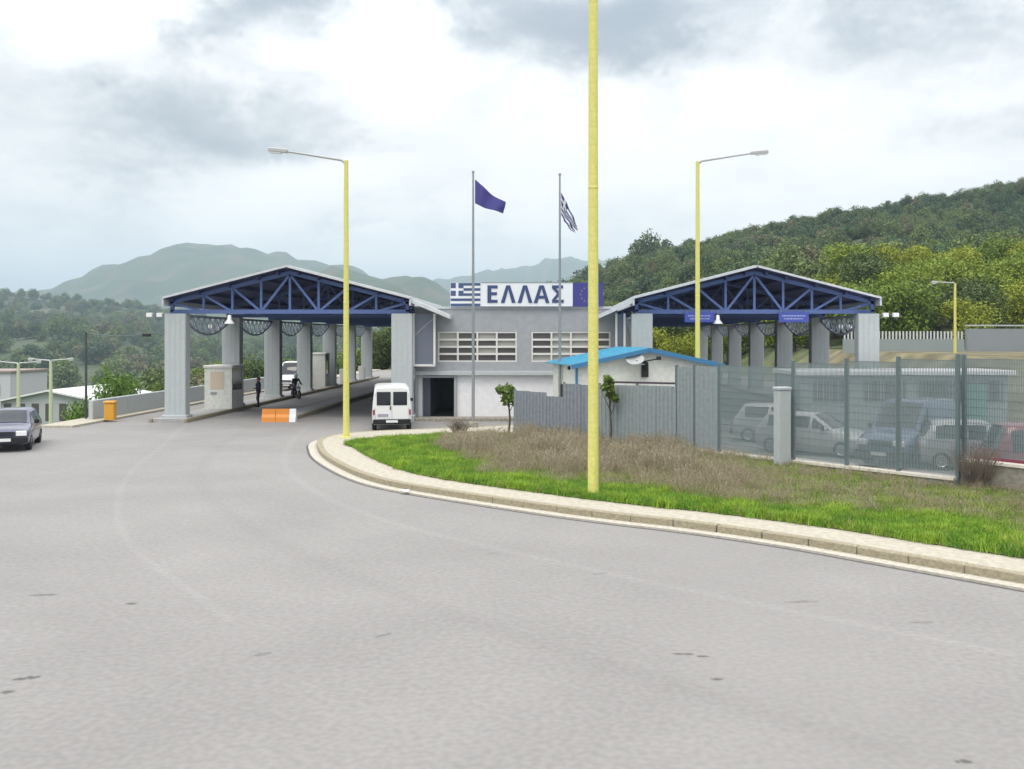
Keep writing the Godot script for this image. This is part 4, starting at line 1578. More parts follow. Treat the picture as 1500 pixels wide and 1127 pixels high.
# ------------------------------------------------------------------ lanes: islands, booths, barriers
func build_lanes() -> void:
	for q in [[-18.1, 1.85, 47.3, 102.0, "lane island under the left columns"], [-13.1, 1.35, 49.2, 101.0, "lane island in the middle of the left canopy"], [-7.3, 1.5, 47.3, 102.0, "lane island beside the customs building"], [4.9, 1.6, 47.3, 102.0, "lane island left in the right canopy"], [15.7, 1.7, 47.3, 102.0, "lane island under the right columns"]]:
		var st := mb()
		var n := 12
		var L: float = q[3] - q[2]
		bevel(st, V(q[0], 0.02, (q[2] + q[3]) / 2), Vector3(q[1] - 0.30, 0.34, L - 0.3), 0.02)
		var o := struct("traffic_island", fin(st), M.island, q[4])
		st = mb()
		bevel(st, Vector3.ZERO, Vector3(0.15, 0.32, L / n - 0.012), 0.025)
		var stone := fin(st)
		for s in [-1.0, 1.0]:
			for i in n:
				part(o, "kerb_stone", stone, M.kerb, at(V(q[0] + s * (q[1] / 2 - 0.075), 0.03, q[2] + (i + 0.5) * L / n)))
	booth(V(-17.95, 0.19, 55.2), 1.5, 2.1, 2.36, "pale inspection booth with a poster on its front, nearest in the left canopy")
	booth(V(-18.3, 0.19, 80.3), 1.1, 1.6, 2.7, "white inspection booth further back among the left columns")
	for q in [[-17.55, 85.6, "white cabinet on the left lane island, nearer one"], [-17.6, 94.5, "white cabinet on the left lane island, farther one"]]:
		var o := thing("cabinet", q[2], "cabinet", V(q[0], 0.19, q[1]), 0.0, "white cabinets on the left lane island")
		var st := mb()
		bevel(st, Vector3(0, 0.62, 0), Vector3(0.6, 1.24, 0.4), 0.02)
		part(o, "housing", fin(st), M.white_paint)
		st = mb()
		bevel(st, Vector3(0, 0.64, 0.205), Vector3(0.5, 1.08, 0.02), 0.008)
		part(o, "door", fin(st), M.frame_white)
	# plastic barrier at the head of the middle island
	var o := thing("plastic_barrier", "orange and white plastic traffic barrier at the head of the lane island", "barrier", V(-13.05, 0, 47.95), 0.06)
	for q in [[-0.36, M.orange], [0.30, M.orange], [0.78, M.sign_white]]:
		var st := mb()
		var w := 0.64 if q[0] < 0.6 else 0.3
		for seg in [[0.0, 0.26, 0.22, 0.22], [0.22, 0.22, 0.36, 0.13], [0.36, 0.13, 0.62, 0.10]]:
			var x0: float = q[0] - w / 2
			var x1: float = q[0] + w / 2
			hexa(st, [Vector3(x0, seg[0], seg[1]), Vector3(x1, seg[0], seg[1]), Vector3(x1, seg[0], -seg[1]), Vector3(x0, seg[0], -seg[1]), Vector3(x0, seg[2], seg[3]), Vector3(x1, seg[2], seg[3]), Vector3(x1, seg[2], -seg[3]), Vector3(x0, seg[2], -seg[3])])
		part(o, "barrier_block", fin(st), q[1])
	# orange bin by the parapet
	o = thing("grit_bin", "orange upright bin standing at the end of the left parapet", "bin", V(-21.1, 0.10, 47.9), 0.15)
	var st := mb()
	bevel(st, Vector3(0, 0.40, 0), Vector3(0.48, 0.80, 0.46), 0.04)
	part(o, "body", fin(st), M.bin_orange)
	st = mb()
	bevel(st, Vector3(0, 0.86, 0), Vector3(0.53, 0.10, 0.51), 0.03)
	part(o, "lid", fin(st), M.bin_orange)
	# parapet along the left edge
	o = thing("parapet", "long low concrete parapet along the left edge of the lanes", "wall", V(-22.1, 0.09, 48.0))
	st = mb()
	bevel(st, V(0, 0.47, 1.98), Vector3(0.22, 0.94, 3.96), 0.03)
	var sec := fin(st)
	for i in 14:
		part(o, "section", sec, M.concrete, at(V(0, 0, i * 4.0)))
	# hanging signs on the right canopy
	for q in [[7.45, "blue hanging lane sign under the right canopy, left one"], [12.02, "blue hanging lane sign under the right canopy, right one"]]:
		o = thing("lane_sign", q[1], "sign", V(q[0], 4.82, 48.05), 0.0, "blue lane signs under the right canopy")
		st = mb()
		bevel(st, Vector3(0, 0.24, 0), Vector3(1.45, 0.48, 0.08), 0.01)
		part(o, "panel", fin(st), M.sign_blue)
		st = mb()
		var r := RandomNumberGenerator.new()
		r.seed = int(q[0] * 10)
		for row in [[0.31, 1.1], [0.17, 0.9]]:
			var x: float = -row[1] / 2.0
			while x < row[1] / 2.0:
				var w := 0.03 + 0.03 * r.randf()
				box(st, Vector3(x, row[0], 0.045), Vector3(w, 0.05 + 0.02 * r.randf(), 0.008))
				x += w + 0.025
		part(o, "lettering", fin(st), M.sign_text)
		st = mb()
		for x in [-0.6, 0.6]:
			bar(st, Vector3(x, 0.47, 0), Vector3(x, 0.56, -0.1), 0.04, 0.04)
		part(o, "hanger", fin(st), M.galv)
	bell_lamp(V(-15.43, 5.18, 48.2), "white bell lamp hanging under the front truss of the left canopy")
	bell_lamp(V(8.36, 5.18, 48.2), "white bell lamp hanging under the front truss of the right canopy")
	twin_floodlights(V(-19.15, 5.2, 48.5), "pair of white floodlights on the outer left side of the left canopy", 0.9)
	twin_floodlights(V(16.85, 5.2, 48.5), "pair of white floodlights on the outer right side of the right canopy", -0.9)
	twin_floodlights(V(-18.55, 4.72, 55.6), "pair of white floodlights hanging inside the left canopy", 0.0)
	twin_floodlights(V(16.9, 4.72, 56.0), "pair of white floodlights hanging inside the right canopy", 0.0)
	# dark pole, its cable and lamp on the far left
	o = thing("cable_pole", "thin dark pole with a cable at the left edge of the road", "pole", V(-22.6, 0.08, 48.6))
	st = mb(true)
	tube(st, [Vector3.ZERO, Vector3(0, 4.25, 0)], [0.07, 0.05], 8)
	part(o, "pole", fin(st), mat(lin(0.05, 0.06, 0.06), 0.6))
	st = mb(true)
	var cable := []
	var rad := []
	for i in 9:
		var t := i / 8.0
		cable.append(Vector3(3.7 * t, 4.2 + 0.06 * t - 0.16 * sin(PI * t), 0.2 * t))
		rad.append(0.02)
	tube(st, cable, rad, 5)
	part(o, "cable", fin(st), M.fence_green)
	st = mb()
	bevel(st, Vector3(3.05, 4.12, 0.18), Vector3(0.38, 0.16, 0.2), 0.03)
	part(o, "dark_lamp", fin(st), M.dark)

func booth(p: Vector3, w: float, d: float, h: float, label: String) -> void:
	var o := thing("inspection_booth", label, "booth", p, 0.0, "inspection booths on the lane island")
	var st := mb()
	box(st, Vector3(0, 0.5, 0), Vector3(w, 1.0, d))
	for x in [-1.0, 1.0]:
		for z in [-1.0, 1.0]:
			box(st, Vector3(x * (w / 2 - 0.05), (1.0 + h - 0.1) / 2, z * (d / 2 - 0.05)), Vector3(0.1, h - 1.1, 0.1))
	box(st, Vector3(0, (0.9 + h) / 2, d / 2 - 0.03), Vector3(w - 0.2, h - 1.1, 0.05))
	part(o, "wall", fin(st), M.cream)
	st = mb()
	bevel(st, Vector3(0, h - 0.05, 0), Vector3(w + 0.12, 0.12, d + 0.12), 0.03)
	part(o, "roof", fin(st), M.frame_white)
	for s in [-1.0, 1.0]:
		st = mb()
		box(st, Vector3(s * (w / 2 - 0.04), (1.0 + h - 0.1) / 2, 0), Vector3(0.02, h - 1.12, d - 0.22))
		part(o, "side_window", fin(st), M.glass)
	if w > 1.3:
		st = mb()
		box(st, Vector3(-0.05, 1.55, d / 2 + 0.005), Vector3(0.75, 0.95, 0.012))
		part(o, "poster", fin(st), grainy(lin(0.50, 0.40, 0.28), lin(0.62, 0.56, 0.46), 0.8, 0.7, 0.0, 41, 0.04))
		st = mb()
		bevel(st, Vector3(-0.25, 0.86, d / 2 + 0.02), Vector3(0.34, 0.12, 0.04), 0.01)
		part(o, "letter_slot", fin(st), M.galv)

# ------------------------------------------------------------------ people
func body_mesh(bones: Array, cell: float, blend: float) -> ArrayMesh:
	# surface nets over a smooth union of tapered capsules: [a, b, ra, rb]
	var lo := Vector3(1e9, 1e9, 1e9)
	var hi := -lo
	for b in bones:
		var r: float = maxf(b[2], b[3]) + cell * 3.0
		for e in [b[0], b[1]]:
			lo = lo.min(e - Vector3.ONE * r)
			hi = hi.max(e + Vector3.ONE * r)
	var n := Vector3i((hi - lo) / cell) + Vector3i.ONE * 2
	var val := PackedFloat32Array()
	val.resize(n.x * n.y * n.z)
	val.fill(1.0)
	for b in bones:
		var r: float = maxf(b[2], b[3]) + cell * 2.0 + blend
		var p0 := Vector3i(((b[0] as Vector3).min(b[1]) - Vector3.ONE * r - lo) / cell).clamp(Vector3i.ZERO, n - Vector3i.ONE)
		var p1 := Vector3i(((b[0] as Vector3).max(b[1]) + Vector3.ONE * r - lo) / cell).clamp(Vector3i.ZERO, n - Vector3i.ONE)
		var ax: Vector3 = b[1] - b[0]
		var l2 := maxf(ax.length_squared(), 1e-9)
		for z in range(p0.z, p1.z + 1):
			for y in range(p0.y, p1.y + 1):
				for x in range(p0.x, p1.x + 1):
					var p := lo + Vector3(x, y, z) * cell
					var t := clampf((p - b[0]).dot(ax) / l2, 0.0, 1.0)
					var d: float = (p - b[0] - ax * t).length() - lerpf(b[2], b[3], t)
					var k := (z * n.y + y) * n.x + x
					var o := val[k]
					var h := clampf(0.5 + 0.5 * (o - d) / blend, 0.0, 1.0)
					val[k] = lerpf(o, d, h) - blend * h * (1.0 - h) if absf(o - d) < blend else minf(o, d)
	var st := mb(true)
	var ids := {}
	var count := 0
	var offs := [0, 1, n.x, n.x + 1, n.x * n.y, n.x * n.y + 1, n.x * n.y + n.x, n.x * n.y + n.x + 1]
	for z in n.z - 1:
		for y in n.y - 1:
			for x in n.x - 1:
				var k := (z * n.y + y) * n.x + x
				var inside := 0
				for q in offs:
					if val[k + q] < 0.0:
						inside += 1
				if inside == 0 or inside == 8:
					continue
				var c := Vector3.ZERO
				var m := 0
				for e in [[0, 1], [0, 2], [0, 4], [1, 3], [1, 5], [2, 3], [2, 6], [3, 7], [4, 5], [4, 6], [5, 7], [6, 7]]:
					var va := val[k + offs[e[0]]]
					var vb := val[k + offs[e[1]]]
					if (va < 0.0) != (vb < 0.0):
						var pa := Vector3(e[0] & 1, (e[0] >> 1) & 1, (e[0] >> 2) & 1)
						var pb := Vector3(e[1] & 1, (e[1] >> 1) & 1, (e[1] >> 2) & 1)
						c += pa.lerp(pb, va / (va - vb))
						m += 1
				ids[k] = count
				count += 1
				st.add_vertex(lo + (Vector3(x, y, z) + c / m) * cell)
	var ax_step := [1, n.x, n.x * n.y]
	for k in ids:
		for a in 3:
			var u: int = ax_step[(a + 1) % 3]
			var w: int = ax_step[(a + 2) % 3]
			if (val[k] < 0.0) == (val[k + ax_step[a]] < 0.0):
				continue
			if not (ids.has(k - u) and ids.has(k - w) and ids.has(k - u - w)):
				continue
			var q := [ids[k], ids[k - u], ids[k - u - w], ids[k - w]]
			if val[k] < 0.0:
				q.reverse()
			for i in [0, 1, 2, 0, 2, 3]:
				st.add_index(q[i])
	st.generate_normals()
	return st.commit()

func hand_bones(w: Vector3, dir: Vector3, palm: Vector3) -> Array:
	# w: wrist, dir: along the fingers, palm: out of the palm
	var side := dir.cross(palm).normalized()
	var out := []
	for i in 4:
		var s := (i - 1.5) * 0.021
		var k := w + dir * 0.09 + side * s
		out.append([w + dir * 0.01 + side * s * 0.6, k, 0.017, 0.013])
		var l: float = [0.062, 0.074, 0.070, 0.055][i]
		var m := k + (dir * 0.85 + palm * 0.5).normalized() * l * 0.55
		out.append([k, m, 0.0105, 0.0095])
		out.append([m, m + (dir * 0.5 + palm * 0.85).normalized() * l * 0.5, 0.0095, 0.008])
	var th := w + dir * 0.03 + side * 0.03
	var tm := th + (dir * 0.7 + side * 0.6 + palm * 0.3).normalized() * 0.04
	out.append([th, tm, 0.013, 0.011])
	out.append([tm, tm + (dir + palm * 0.4).normalized() * 0.032, 0.011, 0.009])
	return out

func person(label: String, p: Vector3, turn: float, J: Dictionary, top: Material, legs: Material, helmet: bool) -> void:
	var o := thing("person", label, "person", p, turn, "")
	# clothing covers all but head and hands; body as continuous surfaces
	var torso := [
		[J.hip, J.waist, 0.145, 0.13], [J.waist, J.chest, 0.13, 0.155], [J.chest, J.neck, 0.14, 0.065],
		[J.sl, J.sr, 0.075, 0.075],
		[J.sl, J.el, 0.062, 0.048], [J.el, J.wl, 0.047, 0.034], [J.sr, J.er, 0.062, 0.048], [J.er, J.wr, 0.047, 0.034]]
	part(o, "jacket", body_mesh(torso, 0.02, 0.05), top)
	var low := [[J.hl, J.hr, 0.11, 0.11], [J.hip, J.waist, 0.15, 0.125],
		[J.hl, J.kl, 0.098, 0.066], [J.kl, J.al, 0.064, 0.045], [J.hr, J.kr, 0.098, 0.066], [J.kr, J.ar, 0.064, 0.045]]
	part(o, "trousers", body_mesh(low, 0.02, 0.05), legs)
	for s in ["l", "r"]:
		var a: Vector3 = J["a" + s]
		part(o, "shoe", body_mesh([[a + Vector3(0, -0.04, -0.03), a + Vector3(0, -0.05, 0.15), 0.042, 0.036], [a, a + Vector3(0, -0.04, 0), 0.045, 0.045]], 0.015, 0.03), M.black_rubber)
		var w: Vector3 = J["w" + s]
		var e: Vector3 = J["e" + s]
		var dir := (w - e).normalized()
		var palm := Vector3(0, -1, 0).cross(dir).cross(dir) * -1.0
		if absf(dir.y) > 0.8:
			palm = Vector3(1.0 if s == "r" else -1.0, 0, 0)
		part(o, "hand", body_mesh(hand_bones(w, dir, palm.normalized()), 0.006, 0.012), M.skin)
	var h: Vector3 = J.head
	var head := [[J.neck - Vector3(0, 0.03, 0), h + Vector3(0, -0.06, -0.01), 0.055, 0.055], [h + Vector3(0, 0.035, -0.012), h + Vector3(0, -0.03, 0.02), 0.095, 0.078], [h + Vector3(0, -0.09, 0.055), h + Vector3(0, -0.05, 0.03), 0.045, 0.06],
		[h + Vector3(0, 0.0, 0.095), h + Vector3(0, -0.035, 0.115), 0.012, 0.017], [h + Vector3(0.092, 0.0, -0.01), h + Vector3(0.092, -0.03, -0.01), 0.02, 0.014], [h + Vector3(-0.092, 0.0, -0.01), h + Vector3(-0.092, -0.03, -0.01), 0.02, 0.014]]
	var hd := part(o, "head", body_mesh(head, 0.009, 0.02), M.skin)
	for s in [-1.0, 1.0]:
		var st := mb(true)
		lathe(st, [[0.0, -0.011], [0.010, -0.005], [0.010, 0.005], [0.0, 0.011]], 8, Transform3D(Basis(), h + Vector3(s * 0.034, 0.008, 0.092)))
		part(hd, "eye", fin(st), M.dark)
	var st := mb()
	box(st, h + Vector3(0, -0.072, 0.10), Vector3(0.05, 0.008, 0.012))
	part(hd, "mouth", fin(st), mat(lin(0.25, 0.09, 0.08), 0.6))
	if helmet:
		part(o, "helmet", body_mesh([[h + Vector3(0, 0.05, -0.02), h + Vector3(0, -0.02, -0.03), 0.135, 0.128]], 0.014, 0.02), M.white_paint)
	else:
		part(o, "hair", body_mesh([[h + Vector3(0, 0.055, -0.02), h + Vector3(0, 0.0, -0.045), 0.100, 0.088]], 0.012, 0.02), M.dark)

func build_people() -> void:
	var navy := mat(lin(0.025, 0.022, 0.06), 0.9)
	var black := mat(lin(0.018, 0.02, 0.028), 0.9)
	var stand := {
		"hip": Vector3(0, 0.96, 0), "waist": Vector3(0, 1.12, 0.005), "chest": Vector3(0, 1.32, 0.01), "neck": Vector3(0, 1.49, 0.0), "head": Vector3(0, 1.63, 0.02),
		"sl": Vector3(0.17, 1.41, 0), "sr": Vector3(-0.17, 1.41, 0), "el": Vector3(0.24, 1.14, -0.03), "er": Vector3(-0.24, 1.14, -0.03), "wl": Vector3(0.22, 0.92, 0.10), "wr": Vector3(-0.16, 1.10, 0.20),
		"hl": Vector3(0.09, 0.92, 0), "hr": Vector3(-0.09, 0.92, 0), "kl": Vector3(0.12, 0.50, 0.03), "kr": Vector3(-0.11, 0.50, 0.05), "al": Vector3(0.13, 0.09, 0.0), "ar": Vector3(-0.12, 0.09, -0.02)}
	person("person in dark clothes standing beside the pale booth", V(-18.5 + 1.55, 0.0, 58.3), -1.2, stand, navy, mat(lin(0.03, 0.02, 0.05), 0.9), false)
	var ride := {
		"hip": Vector3(0, 0.84, -0.22), "waist": Vector3(0, 1.0, -0.20), "chest": Vector3(0, 1.20, -0.10), "neck": Vector3(0, 1.37, -0.02), "head": Vector3(0, 1.51, 0.02),
		"sl": Vector3(0.18, 1.29, -0.04), "sr": Vector3(-0.18, 1.29, -0.04), "el": Vector3(0.27, 1.08, 0.12), "er": Vector3(-0.27, 1.08, 0.12), "wl": Vector3(0.27, 1.0, 0.36), "wr": Vector3(-0.27, 1.0, 0.36),
		"hl": Vector3(0.10, 0.82, -0.20), "hr": Vector3(-0.10, 0.82, -0.20), "kl": Vector3(0.20, 0.70, 0.20), "kr": Vector3(-0.20, 0.70, 0.20), "al": Vector3(0.20, 0.33, 0.08), "ar": Vector3(-0.20, 0.33, 0.08)}
	var p := V(-16.85, 0.0, 66.6)
	var turn := 0.55
	person("motorcyclist in dark clothes and a white helmet riding a black motorcycle", p, turn, ride, black, navy, true)
	var o := thing("motorcycle", "black motorcycle carrying the rider with the white helmet", "motorcycle", p, turn)
	for z in [-0.62, 0.72]:
		var st := mb(true)
		var xf := Transform3D(Basis(Vector3(0, 0, 1), PI / 2), Vector3(0, 0.30, z))
		lathe(st, [[0.22, -0.05], [0.28, -0.05], [0.30, 0.0], [0.28, 0.05], [0.22, 0.05], [0.22, -0.05]], 20, xf)
		var w := part(o, "wheel", fin(st), M.black_rubber)
		st = mb()
		for k in 5:
			var a := TAU * k / 5.0
			bar(st, Vector3(0, 0.30, z), Vector3(0, 0.30 + sin(a) * 0.225, z + cos(a) * 0.225), 0.03, 0.03)
		part(w, "rim", fin(st), M.chrome)
	var st := mb(true)
	tube(st, [Vector3(0.07, 0.30, 0.72), Vector3(0.07, 0.66, 0.55), Vector3(0.06, 0.96, 0.42)], [0.028, 0.028, 0.025], 7)
	tube(st, [Vector3(-0.07, 0.30, 0.72), Vector3(-0.07, 0.66, 0.55), Vector3(-0.06, 0.96, 0.42)], [0.028, 0.028, 0.025], 7)
	part(o, "fork", fin(st), M.chrome)
	st = mb(true)
	tube(st, [Vector3(0.33, 1.0, 0.33), Vector3(0.2, 1.01, 0.42), Vector3(-0.2, 1.01, 0.42), Vector3(-0.33, 1.0, 0.33)], [0.016, 0.016, 0.016, 0.016], 7)
	part(o, "handlebar", fin(st), M.dark)
	part(o, "tank", body_mesh([[Vector3(0, 0.78, 0.32), Vector3(0, 0.74, 0.02), 0.13, 0.10]], 0.02, 0.03), mat(lin(0.02, 0.02, 0.04), 0.3))
	part(o, "saddle", body_mesh([[Vector3(0, 0.70, -0.05), Vector3(0, 0.70, -0.55), 0.075, 0.085]], 0.02, 0.03), M.black_rubber)
	part(o, "engine", body_mesh([[Vector3(0, 0.42, 0.18), Vector3(0, 0.38, -0.15), 0.14, 0.13], [Vector3(0, 0.3, -0.1), Vector3(0, 0.3, -0.62), 0.05, 0.04], [Vector3(0, 0.5, -0.1), Vector3(0, 0.70, -0.1), 0.08, 0.07]], 0.02, 0.04), M.dark)
	st = mb(true)
	lathe(st, [[0.0, 0.02], [0.08, 0.0], [0.085, -0.05], [0.05, -0.12], [0.0, -0.13]], 14, Transform3D(Basis(Vector3(1, 0, 0), PI / 2), Vector3(0, 0.88, 0.58)))
	part(o, "headlight", fin(st), M.lamp_glass)

# ------------------------------------------------------------------ surroundings
func build_surroundings() -> void:
	# flat roofed office behind the compound
	var o := thing("office_cabin", "long low grey green cabin with a white roof edge behind the parked cars", "cabin", V(15.6, 0, 43.0), 0.05)
	var st := mb()
	box(st, Vector3(0, 1.22, -1.6), Vector3(9.2, 2.44, 3.2))
	part(o, "wall", fin(st), grainy(lin(0.27, 0.33, 0.335), lin(0.33, 0.38, 0.385), 3.0, 0.8, 0.05, 42))
	st = mb()
	bevel(st, Vector3(0, 2.54, -1.6), Vector3(9.7, 0.18, 3.8), 0.03)
	part(o, "roof", fin(st), M.wall_white)
	for q in [[-3.3, 1.6], [-0.9, 1.9], [1.6, 2.2], [4.0, 0.8]]:
		st = mb()
		box(st, Vector3(q[0], 1.75, 0.01), Vector3(q[1], 0.95, 0.06))
		var f := part(o, "window", fin(st), mat(lin(0.20, 0.30, 0.30), 0.5))
		st = mb()
		box(st, Vector3(q[0], 1.75, 0.03), Vector3(q[1] - 0.1, 0.85, 0.04))
		part(f, "pane", fin(st), mat(lin(0.10, 0.105, 0.13), 0.2))
		st = mb()
		var n := int(q[1] / 0.13)
		for i in n:
			box(st, Vector3(q[0] - q[1] / 2 + (i + 0.5) * q[1] / n, 1.75, 0.07), Vector3(0.025, 0.92, 0.025))
		part(f, "bars", fin(st), M.galv)
	st = mb()
	box(st, Vector3(3.15, 1.03, 0.02), Vector3(0.85, 2.02, 0.06))
	part(o, "door", fin(st), mat(lin(0.16, 0.36, 0.34), 0.5))
	# slat fence and concrete wall on the raised ground
	o = thing("slat_fence", "pale upright slat fence on the raised ground at the right", "fence", V(30.7, 2.9, 85.0))
	st = mb()
	box(st, Vector3(0, 0.5, 0), Vector3(10.4, 1.2, 0.2))
	part(o, "base_wall", fin(st), mat(lin(0.25, 0.29, 0.29), 0.8))
	st = mb()
	box(st, Vector3(0, 1.44, 0), Vector3(0.13, 0.68, 0.05))
	var slat := fin(st)
	for i in 35:
		part(o, "slat", slat, M.roof_metal, at(Vector3(-5.05 + i * 0.296, 0.0, 0)))
	o = thing("retaining_wall", "long grey concrete retaining wall at the foot of the wooded hill, right edge", "wall", V(43.0, 2.2, 86.0), 0.04)
	st = mb()
	box(st, Vector3(-0.9, 1.25, 0), Vector3(11.4, 2.9, 0.4))
	box(st, Vector3(9.7, 1.35, 0), Vector3(9.6, 3.1, 0.4))
	part(o, "wall_panel", fin(st), mat(lin(0.24, 0.26, 0.285), 0.85))
	st = mb()
	box(st, Vector3(3.95, 2.98, 0), Vector3(21.1, 0.12, 0.5))
	part(o, "coping", fin(st), M.concrete)
	# white roofed shed and pale block in the lower yard
	var y0 := ground_y(-43.0, 92.0)
	o = thing("shed", "white roofed shed in the lower yard at the far left", "shed", V(-43.2, y0 - 0.4, 92.0))
	st = mb()
	var he := -1.35 - y0 + 0.4
	var hr := he + 0.95
	box(st, Vector3(0, he / 2, 0), Vector3(8.4, he, 12.0))
	for z in [6.0, -6.0]:
		for p in ([Vector3(-4.2, he, z), Vector3(0, hr - 0.17, z), Vector3(4.2, he, z)] if z > 0.0 else [Vector3(-4.2, he, z), Vector3(4.2, he, z), Vector3(0, hr - 0.17, z)]):
			st.add_vertex(p)
	part(o, "wall", fin(st), mat(lin(0.40, 0.43, 0.43), 0.8))
	for s in [-1.0, 1.0]:
		st = mb()
		hexa(st, [Vector3(minf(0.0, s * 4.6), hr - 0.15 if s > 0 else he - 0.15, 6.4), Vector3(maxf(0.0, s * 4.6), he - 0.15 if s > 0 else hr - 0.15, 6.4), Vector3(maxf(0.0, s * 4.6), he - 0.15 if s > 0 else hr - 0.15, -6.4), Vector3(minf(0.0, s * 4.6), hr - 0.15 if s > 0 else he - 0.15, -6.4),
			Vector3(minf(0.0, s * 4.6), hr if s > 0 else he, 6.4), Vector3(maxf(0.0, s * 4.6), he if s > 0 else hr, 6.4), Vector3(maxf(0.0, s * 4.6), he if s > 0 else hr, -6.4), Vector3(minf(0.0, s * 4.6), hr if s > 0 else he, -6.4)])
		part(o, "roof", fin(st), M.white_paint)
	for i in 7:
		st = mb()
		box(st, Vector3(-3.6 + i * 1.2, he - 1.0, 6.01), Vector3(0.62, 1.5, 0.06))
		part(o, "window", fin(st), M.pane_dark)
	y0 = ground_y(-62.0, 112.0)
	o = thing("block_house", "pale flat roofed building beyond the shed, cut by the left edge", "building", V(-62.5, y0 - 0.4, 112.0))
	st = mb()
	var bh := 0.35 - y0 + 0.4
	box(st, Vector3(0, bh / 2, 0), Vector3(8.0, bh, 8.0))
	part(o, "wall", fin(st), mat(lin(0.50, 0.50, 0.53), 0.8))
	st = mb()
	box(st, Vector3(0, bh + 0.1, 0), Vector3(8.4, 0.2, 8.4))
	part(o, "roof", fin(st), mat(lin(0.30, 0.24, 0.22), 0.8))
	for i in 3:
		st = mb()
		box(st, Vector3(-2.4 + i * 2.4, bh - 1.9, 4.01), Vector3(1.0, 1.2, 0.06))
		part(o, "window", fin(st), M.pane_dark)
	# litter
	rng.seed = 21
	for q in [[-3.63, 0.05, 25.5, "white paper scrap lying in the gutter of the bend"], [4.3, 0.21, 22.3, "white paper scrap at the grass edge right of the near pole"], [-2.2, 0.21, 27.6, "white paper scrap at the grass edge left of the near pole"], [7.85, 0.21, 19.0, "white paper scrap at the grass edge far right"]]:
		st = mb()
		var s := 0.09
		var grid := []
		for j in 5:
			for i in 5:
				grid.append(V(q[0], q[1], q[2]) + Vector3((i - 2) * s * 0.5, 0.01 + rng.randf() * 0.07, (j - 2) * s * 0.5))
		for j in 4:
			for i in 4:
				quad(st, grid[j * 5 + i], grid[j * 5 + i + 1], grid[j * 5 + i + 6], grid[j * 5 + i + 5])
		solo("paper_scrap", fin(st), M.sign_white, q[3], "litter", "paper scraps along the pavement")

